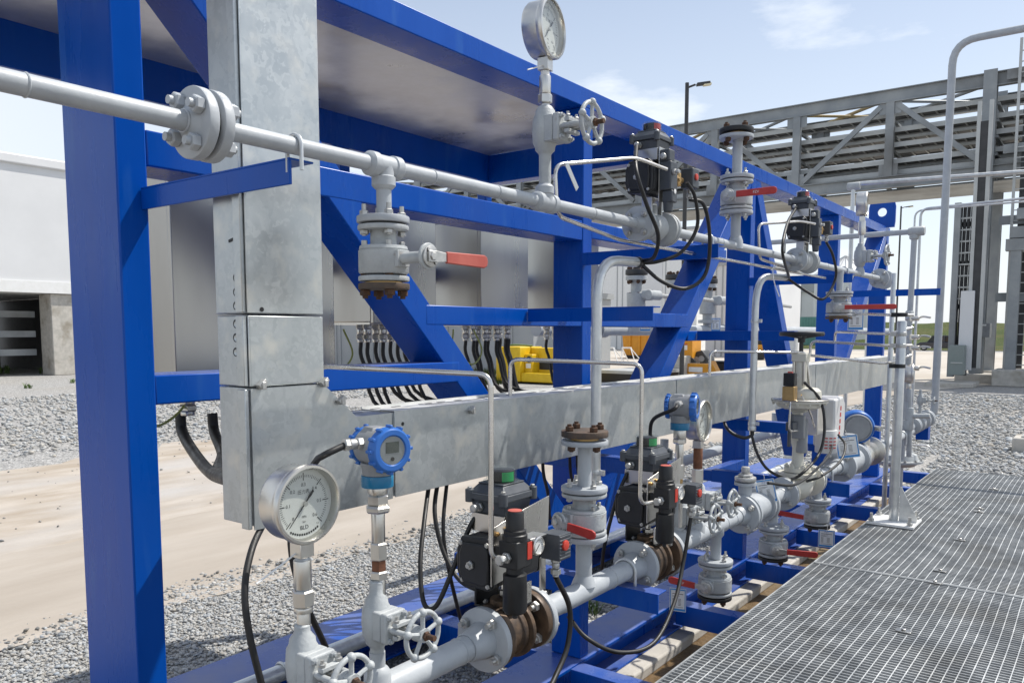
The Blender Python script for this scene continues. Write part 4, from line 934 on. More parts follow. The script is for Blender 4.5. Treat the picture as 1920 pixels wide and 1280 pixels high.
# ------------------------------------------------------------------ conduits, tubing, cables
def conduit(pts, label, r=.0215, bend=.11, clamps=()):
    o, T = thing('cable_conduit', label, 'conduit', pts[0], 0, 'galvanised cable conduits')
    b = MB('galvpipe'); b.tube(pts, r, 18, bend=bend); b.build('tube', o)
    for p, q in ((0, 1), (-1, -2)):
        a = Vector(pts[p]); d = (Vector(pts[q])-a).normalized()
        b = MB('black' if p == -1 else 'galvpipe'); b.rcyl(a-d*.008, a+d*.012, r*1.16, .002, 20); b.build('end_bushing', o)
    for z in clamps:
        b = MB('galvpipe'); b.rcyl((pts[1][0], pts[1][1], z-.008), (pts[1][0], pts[1][1], z+.008), r*1.18, .001, 20); b.bx(pts[1][0]+r*.8, pts[1][0]+r*2, pts[1][1]-.006, pts[1][1]+.006, z-.008, z+.008); b.build('clamp', o)
    return o
C1 = [(-1.30, 2.175, 1.168), (-1.30, 2.175, 1.875), (-1.30, 2.44, 1.883)]
C2 = [(-1.33, 3.64, 1.20), (-1.33, 3.64, 1.905), (-1.33, 4.06, 1.92)]
conduit(C1, 'bent galvanised conduit rising in front of the duct by the second post', .0165, .13, (1.205,))
conduit(C2, 'bent galvanised conduit rising past the third post', .0160, .16, (1.225, 1.70))

def tubing(pts, label, r=.006, bend=.035, m='tube', ends=()):
    b = MB(m); b.tube(pts, r, 10, bend=bend)
    return tag(b.build('air_tube'), label, 'tube', 'bent stainless air tubes')
tubing([(-1.50, 1.235, 1.45), (-1.50, 1.235, 1.570), (-1.10, 1.388, 1.556), (-1.10, 1.388, 1.140), (-1.075, 1.425, 1.140)], 'stainless air tube looping from the tray down to the nearest actuator', .0062, .03)
tubing([(-1.50, 1.99, 1.45), (-1.50, 1.99, 1.566), (-1.10, 2.10, 1.556), (-1.10, 2.10, 1.140), (-1.075, 2.19, 1.140)], 'stainless air tube looping from the tray down to the second actuator', .0062, .03)
tubing([(-1.46, 3.44, 1.44), (-1.46, 3.44, 1.562), (-1.16, 3.86, 1.553), (-1.13, 3.88, 1.30)], 'stainless air tube from the tray to the cream control valve', .0065, .03)
tubing([at(1250, 318, X=-1.17), at(1192, 296, X=-1.22), at(1040, 309, X=-1.29), at(1045, 405, X=-1.29), (-1.293, 2.3, 1.945), (-1.293, 4.6, 1.945)], 'stainless air tube looping from the upper actuator back under the upper pipe', .0062, .035)
tubing([at(1528, 420, X=-1.17), at(1500, 415, X=-1.21), at(1422, 420, X=-1.29), at(1424, 485, X=-1.29), (-1.30, 4.1, 1.955)], 'stainless air tube looping from the farther upper actuator', .0062, .035)
for q, lb in (([(at(1330-1330+1560, 627, X=-1.25)), (-1.25, 5.3, 1.66), (-.86, 4.12, 1.655)], 'stainless tube crossing to the walkway pole, topmost'),):
    pass
PP = (-.79, 4.06)
def cross_tube(u0, v0, X0, z, up, label, drop=0.0):
    a = at(u0, v0, X=X0)
    pts = [(a.x, a.y, a.z-drop), a, (PP[0]-.06, PP[1]+.02, z), (PP[0]+.02, PP[1]+.14, z+up)] if drop else [a, (PP[0]-.06, PP[1]+.02, z), (PP[0]+.02, PP[1]+.14, z+up)]
    return tubing(pts, label, .0068, .04)
cross_tube(1600, 588, -1.25, at(1672, 590, Y=4.06).z, .0, 'stainless tube clamped across the top of the walkway pole, highest of four')
cross_tube(1566, 622, -1.25, at(1660, 626, Y=4.06).z, .03, 'stainless tube with upturned end clamped to the walkway pole, second highest', .06)
cross_tube(1520, 639, -1.25, at(1665, 648, Y=4.06).z, .0, 'stainless tube clamped to the walkway pole, third from the top', .08)
cross_tube(1510, 665, -1.22, at(1660, 682, Y=4.06).z, .04, 'stainless tube from the control valve clamped to the walkway pole, lowest')

G1 = at(907, 950, X=-1.22); 
W = Vector
def pxs(L): return [at(u, v, X=x) for u, v, x in L]
cable(pxs([(905, 955, -1.22), (882, 985, -1.24), (850, 1065, -1.27), (818, 1135, -1.30), (795, 1130, -1.33), (788, 1060, -1.37), (795, 980, -1.42), (806, 895, -1.50)]), .0062, 'black cable looping from the nearest switch box down and back to the tray')
cable(pxs([(822, 895, -1.50), (815, 960, -1.46), (830, 1030, -1.42), (860, 1085, -1.36), (900, 1108, -1.28)]), .0062, 'black cable hanging from the tray to the back of the nearest actuator')
cable(pxs([(839, 893, -1.50), (831, 990, -1.46), (842, 1070, -1.45), (866, 1170, -1.50)]), .0055, 'black cable hanging straight from the tray behind the nearest actuator')
cable([tuple(sol1)]+pxs([(1068, 1140, -1.05), (1064, 1210, -1.05), (1040, 1270, -1.04), (1015, 1320, -1.02)]), .0068, 'black cable dropping from the nearest solenoid to the base beam')
cable([tuple(sol2)]+pxs([(1282, 1050, -1.05), (1264, 1130, -1.03), (1225, 1205, -1.02), (1160, 1222, -1.06), (1100, 1195, -1.12), (1066, 1155, -1.2)]), .0062, 'black cable sagging from the second solenoid past the stub post')
cable(pxs([(1176, 886, -1.23), (1156, 935, -1.25), (1134, 1020, -1.29), (1128, 1070, -1.34)]), .006, 'black cable from the second switch box')
T1 = Matrix.Translation((LXP, 1.118, 1.418)) @ Matrix.Rotation(R_(-12), 4, 'Z')
cable([T1 @ W((.004, -.074, .012)), T1 @ W((.0, -.12, -.005))]+pxs([(590, 868, -1.27), (553, 930, -1.33), (545, 1020, -1.33), (565, 1110, -1.33), (612, 1215, -1.36)]), .0068, 'black cable from the near transmitter passing behind the large gauge')
cable(pxs([(497, 975, -1.48), (472, 1030, -1.42), (459, 1105, -1.38), (468, 1190, -1.36), (495, 1300, -1.34)]), .0072, 'black cable hanging from the open corner of the duct elbow')
T2m = Matrix.Translation((LXP, 2.536, 1.395)) @ Matrix.Rotation(R_(14), 4, 'Z')
cable([T2m @ W((.004, -.074, .012)), T2m @ W((.0, -.11, .0))]+pxs([(1226, 785, -1.24), (1219, 815, -1.27), (1222, 860, -1.32)]), .0066, 'black cable curving down from the second transmitter')
E1 = W(C1[2]); E2 = W(C2[2])
cable(pxs([(1193, 275, -1.27), (1193, 320, -1.2), (1213, 385, -1.18), (1234, 440, -1.18), (1226, 482, -1.22)])+[E1+W((0, .03, .008)), E1], .0066, 'black cable from the upper switch box curving into the conduit mouth')
cable([tuple(sol3)]+pxs([(1320, 385, -1.14), (1331, 450, -1.14), (1322, 515, -1.16), (1285, 541, -1.2), (1240, 527, -1.25)])+[E1+W((0, .03, -.006)), E1], .0066, 'black cable sagging in a wide loop from the upper solenoid to the conduit mouth')
cable(pxs([(1288, 342, -1.15), (1303, 370, -1.14), (1307, 425, -1.15), (1278, 472, -1.19), (1235, 490, -1.25)])+[E1+W((0, .03, 0)), E1], .0062, 'black cable from the brass tee of the upper actuator to the conduit mouth')
cable(pxs([(1492, 391, -1.27), (1476, 420, -1.22), (1467, 470, -1.19), (1478, 515, -1.25)])+[E2+W((0, .03, .004)), E2], .0066, 'black cable from the farther upper switch box to the second conduit')
cable([tuple(sol4)]+pxs([(1562, 480, -1.14), (1567, 520, -1.15), (1545, 560, -1.18), (1515, 548, -1.25)])+[E2+W((0, .04, -.006)), E2], .0066, 'black cable sagging from the farther upper solenoid to the second conduit')
cable([C1[0], W(C1[0])-W((0, 0, .05))]+pxs([(1118, 905, -1.32), (1108, 940, -1.38)]), .009, 'short black cable leaving the lower end of the first conduit')
cable([C2[0], W(C2[0])-W((0, 0, .03))]+pxs([(1393, 820, -1.36), (1366, 806, -1.42), (1352, 775, -1.5)]), .008, 'black cable looping from the second conduit up under the tray')
cable([C2[0], W(C2[0])-W((0, 0, .03))]+pxs([(1420, 850, -1.3), (1440, 880, -1.25), (1475, 897, -1.2), (1500, 890, -1.08), (1536, 850, -1.05), (1546, 800, -1.05), (1538, 750, -1.08), (1508, 716, -1.15)]), .0066, 'black cable running from the second conduit up to the control valve coil')
cable(pxs([(1562, 822, -1.18), (1556, 850, -1.1), (1530, 880, -1.06), (1490, 908, -1.05), (1440, 905, -1.1)]), .006, 'black cable sagging from the white instrument enclosure')
cable(pxs([(1572, 815, -1.1), (1585, 835, -1.04), (1575, 865, -1.03), (1540, 892, -1.05), (1512, 902, -1.1)]), .006, 'black cable sagging from the flowmeter branch')
for k, (u, v0) in enumerate(((1017, 862), (1068, 862), (1082, 860))):
    cable(pxs([(u, v0-15, -1.55), (u+2, v0+25, -1.58), (u+10, v0+62, -1.62), (u+14, v0+110, -1.68)]), .006, ['black cable dropping from the tray left of the second post', 'black cable dropping from the tray beside the second post', 'black cable dropping from the tray just right of the second post'][k])

# galvanised pipe and back pipes
def plain_pipe(nm, label, pts, r, m='galvpipe', bend=.08, cat='pipe', seg=20, group=None):
    b = MB(m); b.tube(pts, r, seg, bend=bend); return tag(b.build(nm), label, cat, group)
o, T = thing('drain_pipe', 'bright galvanised pipe lying along the rear base beam', 'pipe', (-2.70, 4, .238))
b = MB('galvpipe'); b.tube([(-2.70, -1.2, .238), (-2.70, 8.9, .238)], .035, 20); b.build('tube', o)
for y in (2.0, 3.3, 5.6, 8.2): ubolt(o, -2.70, y, .238, .035, .006)
o, T = thing('rear_header_pipe', 'grey pipe with branch tees behind the frame, under the duct', 'pipe', (-2.2, 5.5, .80))
b = MB('pipe'); b.tube([(-2.22, 3.9, .80), (-2.22, 8.4, .83)], .034, 20); b.build('tube', o)
for y in (4.55, 5.6, 6.6):
    b = MB('valve'); b.cyl((-2.22, y, .81), (-2.22, y, .98), .026, seg=18); b.lathe((-2.22, y-.05, .81), (0, 1, 0), [(.044, 0), (.044, .1)], 20); b.build('branch_tee', o)
for y, lb in ((4.55, 'rear flanged valve glimpsed under the duct beside the second transmitter'), (5.6, 'rear flanged valve glimpsed under the duct behind the third post')):
    ball_valve((-2.22, y, 1.12), lb, .062, (1, 0, 0), (0, 1, 0), bottom=-.1, top=.2, hm='zinc', slen=.04, group='rear flanged valves', llen=.25)

# ------------------------------------------------------------------ stainless cabinets with glands and cables
def gland(parent, x, y, z, r=.022):
    b = MB('steel'); b.hexn((x, y, z), (x, y, z-.018), r); b.rcyl((x, y, z-.018), (x, y, z-.04), r*.8); b.hexn((x, y, z-.04), (x, y, z-.062), r*.98); b.rcyl((x, y, z-.062), (x, y, z-.075), r*.75); return b.build('cable_gland', parent)
CABS = [(-2.25, 1.32, 1.70, 1.47, 2.17), (-2.25, 1.74, 1.93, 1.47, 2.17), (-2.42, 2.29, 2.66, 1.69, 2.175), (-2.42, 2.985, 3.36, 1.69, 2.175), (-2.42, 3.70, 4.06, 1.69, 2.175)]
CL = ['stainless instrument cabinet seen between the near post and the duct', 'stainless instrument cabinet half hidden behind the duct', 'stainless instrument cabinet behind the near diagonal brace', 'stainless instrument cabinet behind the nearest hanging valve', 'stainless instrument cabinet just left of the second post', 'stainless instrument cabinet just right of the second post']
for k, (xf, ya, yb, z0, z1) in enumerate(CABS):
    o, T = thing('instrument_cabinet', CL[k], 'cabinet', (xf-.2, (ya+yb)/2, z0), 0, 'stainless instrument cabinets')
    b = MB('cab'); b.bx(xf-.36, xf-.022, ya, yb, z0, z1); b.build('housing', o, bevel=.004)
    b = MB('cab'); b.bx(xf-.019, xf, ya-.004, yb+.004, z0-.004, z1); b.build('door', o, bevel=.003)
    b = MB('steel'); b.bx(xf-.32, xf-.05, ya+.02, yb-.02, z0-.010, z0-.0005); b.build('gland_plate', o)
    n = 2 if k == 0 else (1 if k == 1 else 8)
    for i in range(n):
        if k < 2: gx, gy, rr = xf-.10, ya+.09+.20*i, .030
        else: gx, gy, rr = xf-.075-.09*(i % 2), ya+.03+(yb-ya-.06)*i/7, .0205
        gland(o, gx, gy, z0-.010, rr)
rc = random.Random(3)
nlab = 0
def harness(k, i, gx, gy, z, tx, ty, r, sag):
    p = [(gx, gy, z), (gx+.01, gy+.005, z-.10), (gx+.12+sag*.1, gy+.06, z-.24-sag*.4), (tx-.10, ty-.05, 1.40-sag*.2), (tx, ty, 1.425)]
    return p
for k in (2, 3, 4):
    xf, ya, yb, z0, z1 = CABS[k]
    for i in range(8):
        gx, gy = xf-.075-.09*(i % 2), ya+.03+(yb-ya-.06)*i/7
        big = (k == 3 and i >= 6)
        cable(harness(k, i, gx, gy, z0-.075, -1.555, gy+.32+rc.uniform(-.04, .06), .016 if big else .0085, rc.uniform(.05, .3)), .017 if big else .0085,
              'black cable hanging in the bundle between the cabinet glands and the duct', group='cables bundled under the cabinets', smooth=6, seg=8)
for i, (u0, u1, u2) in enumerate(((338, 355, 425), (398, 407, 440))):
    cable(pxs([(u0, 775, -2.38), (u0+4, 810, -2.36), (u1+10, 850, -2.2), (u2-30, 885, -1.9), (u2+10, 900, -1.58)]), .017, ['thick black cable bending from the left gland into the back of the duct', 'thick black cable bending from the right gland into the back of the duct'][i])
for i, (ky, lb) in enumerate(((2.05, 'thin yellow green earth wire looping under the cabinet glands behind the brace'), (2.86, 'thin yellow green earth wire looping under the cabinet glands near the yellow machine'))):
    cable([(-2.44, ky-.06, 1.66), (-2.40, ky-.10, 1.58), (-2.38, ky, 1.50), (-2.40, ky+.10, 1.56), (-2.45, ky+.10, 1.66)], .004, lb, 'earthwire', 'wire', 'earth_wire', 'earth wires')
cable(pxs([(352, 752, -2.36), (330, 778, -2.3), (300, 797, -2.25), (270, 800, -2.2)]), .004, 'thin yellow green earth wire from the left gland to the near post', 'earthwire', 'wire', 'earth_wire', 'earth wires')

# ------------------------------------------------------------------ grating walkway and what stands on it
GZ = .75
def grating(xa, xb, ya, yb, label):
    o, T = thing('walkway_grating', label, 'grating', ((xa+xb)/2, (ya+yb)/2, GZ-.03), 0, 'steel grating panels')
    b = MB('galvbar'); y = ya+.017
    while y < yb-.005:
        b.bx(xa+.004, xb-.004, y-.0016, y+.0016, GZ-.028, GZ-.002); y += .0188
    b.build('bearing_bars', o)
    b = MB('galvbar'); x = xa+.030; k = 0
    while x < xb-.005:
        pts = []; n = 26
        for i in range(n+1):
            yy = ya+.002+(yb-ya-.004)*i/n
            pts.append((x+.0022*math.sin(yy*5.5+.6*math.sin(yy*2)), yy, GZ-.0035))
        b.tube(pts, .0020, 5); x += .0280
    b.build('cross_rods', o)
    b = MB('galvbar')
    for xx in (xa, xb-.005): b.bx(xx, xx+.005, ya, yb, GZ-.032, GZ+.0005)
    for yy in (ya, yb-.005): b.bx(xa+.005, xb-.005, yy, yy+.005, GZ-.032, GZ+.0003)
    b.build('edge_bars', o)
    return o
grating(-.90, 1.62, .12, 1.66, 'galvanised grating panel at the bottom of the picture, nearest the camera')
grating(-.90, 1.62, 1.665, 3.172, 'galvanised grating panel in front of the seam, second from the camera')
grating(-.90, 1.62, 3.178, 5.86, 'galvanised grating panel beyond the seam, carrying the pole base')
def sleepers():
    for y, lb in ((1.66, 'grey support beam under the near grating joint'), (3.17, 'grey support beam under the grating seam'), (4.5, 'grey support beam under the far grating panel'), (5.83, 'grey support beam under the far end of the grating')):
        b = MB('rack'); b.bx(-.86, 1.6, y-.03, y+.03, .62, .7165); tag(b.build('grating_support', bevel=.003), lb, 'beam', 'beams under the grating')
sleepers()
CP = [(1690, 1085), (1755, 1090), (1835, 950), (1800, 1012), (1862, 888), (1836, 955), (1763, 1070), (1717, 1182), (1755, 1092)]
for i, (u, v) in enumerate([(1763, 1070), (1753, 1092), (1800, 1012), (1836, 953), (1835, 959), (1863, 917), (1878, 888), (1694, 1183)]):
    p = at(u, v, Z=GZ); b = MB('steel'); b.bx(p.x-.022, p.x+.022, p.y-.013, p.y+.013, GZ+.001, GZ+.004); b.hexn((p.x, p.y, GZ+.004), (p.x, p.y, GZ+.009), .007)
    tag(b.build('grating_clip', bevel=.001), 'small bright saddle clip holding down the grating', 'clip', 'grating saddle clips')

def pole1():
    o, T = thing('walkway_pole', 'galvanised tube post bolted to the grating by a gusseted base plate', 'post', (PP[0], PP[1], GZ))
    x, y = PP; b = MB('galvpipe'); b.rcyl((x, y, GZ+.014), (x, y, 1.70), .021, .003, 28); b.build('tube', o)
    b = MB('white'); b.bx(x-.10, x+.105, y-.10, y+.10, GZ+.002, GZ+.014); pl = b.build('base_plate', o, bevel=.002)
    for dx in (-.08, .085):
        for dy in (-.08, .08): bolt(pl, (x+dx, y+dy, GZ+.014), (0, 0, 1), .013, .025, .014, 'zinc')
    b = MB('galvpipe'); b.prism([(.024, 0), (.10, 0), (.10, .02), (.03, .16), (.024, .16)], (x, y-.003, GZ+.0145), (1, 0, 0), (0, 0, 1), (0, .006, 0)); b.build('gusset', o)
    for v in (590, 626, 648, 686):
        z = at(1690, v, Y=4.06).z; b = MB('black' if v in (590, 686) else 'zinc'); b.rcyl((x, y, z-.009), (x, y, z+.009), .0235, .001, 24); b.bx(x-.045, x-.018, y-.015, y+.015, z-.010, z+.010); b.build('pipe_clamp', o, bevel=.001)
    return o
pole1()

def far_end():
    # grey riser, elbow and horizontal rail behind the walkway pole
    o, T = thing('riser_pipe', 'grey riser pipe with a capped tee joining a horizontal pipe beyond the pole', 'pipe', (-1.2, 6.5, .6))
    p = at(1715, 434, Y=6.5); x = p.x; z = p.z
    b = MB('pipe'); b.cyl((x-.02, 6.5, .70), (x, 6.5, z), .020, seg=22); b.build('tube', o)
    b = MB('pipe'); b.cyl((x, 6.5, z), (-3.0, 6.75, z+.012), .020, seg=22); b.build('header', o)
    b = MB('valve'); b.lathe((x+.07, 6.49, z), (-1, 0.02, 0), [(.028, 0), (.034, .008), (.034, .085), (.030, .095), (.026, .11)], 22); b.lathe((x, 6.5, z), (0, 0, -1), [(.03, 0), (.034, .02), (.034, .05), (.022, .06)], 22); b.build('tee', o)
    for v in (460, 505): pass
    b = MB('valve'); zz = at(1706, 585, Y=6.5).z; b.lathe((x-.01, 6.5, zz-.05), (0, 0, 1), [(.024, 0), (.029, .01), (.029, .05), (.024, .06)], 20); b.build('union', o)
    o, T = thing('support_pole', 'second galvanised post standing behind the walkway pole', 'post', (-1.26, 6.2, .55))
    a = at(1676, 512, Y=5.6); b = MB('galvpipe'); b.rcyl((a.x, 5.6, .1), (a.x, 5.6, a.z), .015, .002, 24); b.build('tube', o)
    c = at(1600, 345, Y=7.6); 
    o, T = thing('guard_rail', 'thin galvanised pipe rail rising behind the far gauge and running off to the right', 'rail', (c.x, 7.6, .6))
    d = at(1920, 322, Z=c.z); b = MB('galvpipe'); b.tube([(c.x, 7.6, .6), (c.x, 7.6, c.z), (c.x+4.5, 7.6+(d.y-7.6)*4.5/max(.1, d.x-c.x), c.z)], .018, 18, bend=.07); b.build('tube', o)
    b = MB('valve'); b.rcyl((c.x-.05, 7.6, c.z-.02), (c.x+.06, 7.6, c.z-.02), .034, .01); b.build('elbow_fitting', o)
    t = at(1787, 97, Y=7.0); bt = at(1752, 770, Y=7.0)
    o, T = thing('tall_vent_pipe', 'tall thick grey pipe rising to a bend at the top right', 'pipe', (bt.x, 7.0, .9))
    b = MB('pipe'); b.tube([(bt.x-.15, 6.92, .985), (bt.x, 7.0, .985), (t.x, 7.0, t.z+.07), (t.x+4.5, 7.0, t.z+.07)], .0275, 28, bend=.17); b.build('tube', o)
    # horizontal flange stack at its foot with small valve, gauge and drip pan below
    o, T = thing('flange_assembly', 'stack of grey flanges at the foot of the tall pipe', 'flange stack', (-1.25, 6.9, .93))
    a = at(1703, 802, Y=6.5); e = Vector((bt.x-.03, 6.99, .985)); dr = (e-a).normalized(); L = (e-a).length
    b = MB('pipe'); b.cyl(a-dr*.04, e, .034, seg=26); b.build('tube', o)
    for k, f in enumerate((.16, .36, .60, .80)):
        flange(o, a+dr*L*f, dr, .066, .018, 4, .05, 'pipe', None, '', name='flange'); flange(o, a+dr*(L*f+.024), dr, .066, .018, 4, .05, 'pipe', None, 'f', 'zinc', .008, name='flange')
    b = MB('blue'); b.bx(e.x-.09, e.x+.0, e.y-.03, e.y+.06, .80, .91); b.build('support_block', o, bevel=.004)
    m = a+dr*L*.5
    needle_valve((m.x, m.y, m.z+.17), 'small T handled valve standing on the far flange stack', .08, -.12, s=.8, wheel=.03, group='far fittings')
    gauge(at(1705, 700, Y=6.3), .07, [(-.11, -.07, .016, 'cyl', 'steel'), (-.20, -.11, .022, 'cyl', 'pipe'), (-.34, -.20, .016, 'cyl', 'pipe'), (-.40, -.34, .034, 'cyl', 'valve'), (-.52, -.40, .02, 'cyl', 'pipe')], 'pressure gauge half hidden behind the walkway pole', yaw=R_(12))
    g = at(1706, 770, Y=6.3); 
    o, T = thing('instrument_riser', 'slim grey riser with bulging valve bodies and small lever taps beside the walkway pole', 'pipe', (g.x, 6.3, .8))
    b = MB('valve')
    for v0, v1, r in ((590, 680, .017), (680, 735, .012), (735, 770, .016), (770, 800, .03), (800, 850, .018)):
        p0, p1 = at(1706, v0-6, Y=6.3), at(1704, v1+6, Y=6.3); b.rcyl(p1, p0, r, .004, 16)
    p = at(1706, 780, Y=6.3); b.rcyl((p.x, p.y, p.z), (p.x+.13, p.y, p.z+.01), .018); b.build('body', o)
    for v in (597, 632, 652, 690):
        p = at(1712, v, Y=6.3); b = MB('steel'); b.rcyl((p.x-.05, p.y, p.z), (p.x+.04, p.y, p.z), .017); b.hexn((p.x-.015, p.y, p.z-.02), (p.x-.015, p.y, p.z+.02), .02); b.tube([(p.x+.03, p.y, p.z), (p.x+.07, p.y-.03, p.z+.012), (p.x+.12, p.y-.05, p.z+.004)], .007, 8, smooth=4); b.build('lever_tap', o)
    # twin thin conduits to the right
    for k, (u, v, Y) in enumerate(((1727, 392, 8.0), (1716, 395, 8.3))):
        c = at(u, v, Y=Y); d = at(1920, 372 if k == 0 else 378, Z=c.z)
        b = MB('galvpipe'); b.tube([(c.x, Y, .7), (c.x, Y, c.z), (c.x+4.0, Y+(d.y-Y)*4.0/(d.x-c.x), c.z)], .011-.0025*k, 12, bend=.07)
        tag(b.build('thin_conduit'), ['thin bent conduit running right below the bridge, thicker one in front', 'thin bent conduit running right below the bridge, thinner one behind'][k], 'conduit', 'thin bent conduits')
    p = at(1687, 855, Z=.30)
    o, T = thing('bottom_valve', 'large dished grey valve body lying low behind the walkway pole', 'valve', (p.x, p.y, .3))
    z = .62; x, y = -1.02, 6.35
    x, y = at(1682, 858, Z=z).x, at(1682, 858, Z=z).y
    b = MB('valve'); b.lathe((x, y, z-.02), (0, 0, 1), [(.0, -.05), (.13, -.04), (.17, -.008), (.195, -.007), (.195, .009), (.16, .011), (.145, .055), (.1, .07), (0, .072)], 36); bb = b.build('body', o)
    for k in range(12):
        a_ = k*math.pi/6; bolt(bb, (x+.18*math.cos(a_), y+.18*math.sin(a_), z-.008), (0, 0, 1), .012, .006, .010, 'zinc')
    b = MB('pipe'); b.cyl((x, y, .1), (x, y, z-.07), .05, seg=20); b.build('support_leg', o)
    b = MB('steel'); b.tube([(x+.03, y+.12, z+.10), (x+.2, y+.16, z+.10), (x+.26, y+.14, z+.03)], .006, 8, bend=.02); b.build('drain_tube', o)
far_end()

b = MB('steel'); p = at(1062, 308, X=-1.27); q = at(1082, 355, X=-1.27); dd = (q-p).normalized(); w_ = Vector((0, .9, .45)).cross(Vector((1, 0, 0))).normalized()
sd_ = dd.cross(Vector((1, 0, 0))).normalized()*.009
b.add([p-sd_, p+sd_, q+sd_, q-sd_]+[v+Vector((.0015, 0, 0)) for v in (p-sd_, p+sd_, q+sd_, q-sd_)], [(3, 2, 1, 0), (4, 5, 6, 7), (0, 1, 5, 4), (1, 2, 6, 5), (2, 3, 7, 6), (3, 0, 4, 7)])
tag(b.build('metal_tag'), 'narrow stainless name tag hanging from the looped tube beside the second post', 'tag')
b = MB('white'); b.tube([at(1452, 497, X=-1.28), at(1449, 507, X=-1.27), at(1452, 530, X=-1.26), at(1461, 556, X=-1.25)], .0022, 6, smooth=4); b.tube([at(1446, 506, X=-1.275), at(1455, 499, X=-1.275)], .0028, 6)
tag(b.build('cable_tie'), 'white plastic cable tie dangling from the tube before the third brace', 'cable tie')
# ------------------------------------------------------------------ ground
def ground_mat(name, c1, c2, c3, scale, bscale, bump, bdist, vor=0.0, rough=.92, big=.35, stretch=None):
    m = bpy.data.materials.new(name); m.use_nodes = True; nt = m.node_tree; bs = nt.nodes['Principled BSDF']; L = nt.links.new
    bs.inputs['Roughness'].default_value = rough; bs.inputs['Specular IOR Level'].default_value = .25
    tc = _n(nt, 'ShaderNodeTexCoord'); co = tc.outputs['Object']
    if stretch:
        mp = _n(nt, 'ShaderNodeMapping'); mp.inputs['Scale'].default_value = stretch; L(co, mp.inputs['Vector']); co = mp.outputs[0]
    n1 = _n(nt, 'ShaderNodeTexNoise'); n1.inputs['Scale'].default_value = scale; n1.inputs['Detail'].default_value = 8; L(co, n1.inputs['Vector'])
    n2 = _n(nt, 'ShaderNodeTexNoise'); n2.inputs['Scale'].default_value = big; n2.inputs['Detail'].default_value = 5; L(co, n2.inputs['Vector'])
    def rng_(o, a, b):
        r = _n(nt, 'ShaderNodeMapRange'); r.inputs['From Min'].default_value = a; r.inputs['From Max'].default_value = b; L(o, r.inputs['Value']); return r.outputs[0]
    def mixc(f, a, b, t='MIX'):
        x = _n(nt, 'ShaderNodeMixRGB', blend_type=t); 
        if hasattr(f, 'node'): L(f, x.inputs[0])
        else: x.inputs[0].default_value = f
        for i, q in ((1, a), (2, b)):
            if hasattr(q, 'node'): L(q, x.inputs[i])
            else: x.inputs[i].default_value = tuple(q)+(1,)
        return x.outputs[0]
    col = mixc(rng_(n1.outputs['Fac'], .35, .65), c1, c2); col = mixc(rng_(n2.outputs['Fac'], .45, .7), col, c3)
    h = n1.outputs['Fac']
    if vor:
        v = _n(nt, 'ShaderNodeTexVoronoi'); v.inputs['Scale'].default_value = vor; L(co, v.inputs['Vector'])
        sp = _n(nt, 'ShaderNodeSeparateColor'); L(v.outputs['Color'], sp.inputs[0])
        col = mixc(.8, col, mixc(sp.outputs[0], (.42, .42, .42), (1.25, 1.25, 1.25)), 'MULTIPLY')
        h2 = _n(nt, 'ShaderNodeMath', operation='MULTIPLY_ADD'); L(sp.outputs[1], h2.inputs[0]); h2.inputs[1].default_value = .8; L(v.outputs['Distance'], h2.inputs[2]); h = h2.outputs[0]
    else:
        n3 = _n(nt, 'ShaderNodeTexNoise'); n3.inputs['Scale'].default_value = bscale; n3.inputs['Detail'].default_value = 6; L(co, n3.inputs['Vector']); h = n3.outputs['Fac']
    bp = _n(nt, 'ShaderNodeBump'); bp.inputs['Strength'].default_value = bump; bp.inputs['Distance'].default_value = bdist
    L(h, bp.inputs['Height']); L(bp.outputs[0], bs.inputs['Normal']); L(col, bs.inputs['Base Color'])
    M[name] = m
ground_mat('gravel_ground', (.35, .345, .335), (.45, .44, .425), (.40, .38, .35), 7, 30, .8, .014, vor=42)
ground_mat('sand_track', (.37, .325, .275), (.44, .395, .345), (.33, .29, .245), 3.2, 22, .5, .012, big=.9, stretch=(1, .22, 1))
ground_mat('rough_dirt', (.34, .285, .225), (.45, .40, .345), (.42, .40, .38), 3.5, 9, .6, .025, big=.9, stretch=(1, .35, 1))
ground_mat('pale_concrete_road', (.46, .42, .37), (.52, .48, .42), (.42, .37, .31), 1.2, 12, .2, .01, big=.12)
ground_mat('wet_mud', (.10, .062, .028), (.17, .11, .055), (.20, .15, .085), 6, 14, .8, .03, rough=.5, big=2.2)
ground_mat('grass_cover', (.055, .085, .018), (.11, .14, .035), (.15, .14, .05), 2.2, 12, 1, .3, big=.15)

def sheet(name, poly, z, m, kind='structure', jag=0.0, seed=1, step=.35):
    r = random.Random(seed); P = []
    for (a, c) in zip(poly, poly[1:]+poly[:1]):
        a = Vector(a); c = Vector(c); L = (c-a).length; n = max(1, min(160, int(L/step))) if jag else 1
        nn = Vector((-(c-a).y, (c-a).x)).normalized() if L > 0 else Vector((0, 0))
        for k in range(n):
            P.append(a+(c-a)*k/n+nn*(r.uniform(-jag, jag)+jag*1.2*math.sin(k*.37+seed)))
    b = MB(m); b.add([(p.x, p.y, z) for p in P], [tuple(range(len(P)))]); o = b.build(name); o['kind'] = kind
    return o
sheet('ground', [(-900, -60), (900, -60), (900, 1500), (-900, 1500)], 0, 'gravel_ground')
sheet('sand_track', [(-6.5, -6), (-4.55, -6), (-4.55, 26), (-6.5, 26)], .008, 'sand_track', jag=.10)
sheet('dirt_strip', [(-10.9, -6), (-5.6, -6), (-5.6, 26), (-10.9, 26)], .004, 'rough_dirt', jag=.22, seed=4)
sheet('concrete_road', [(-70, 24.5), (-4.2, 24.5), (-2.2, 31), (60, 36), (60, 74), (-70, 74)], .012, 'pale_concrete_road')
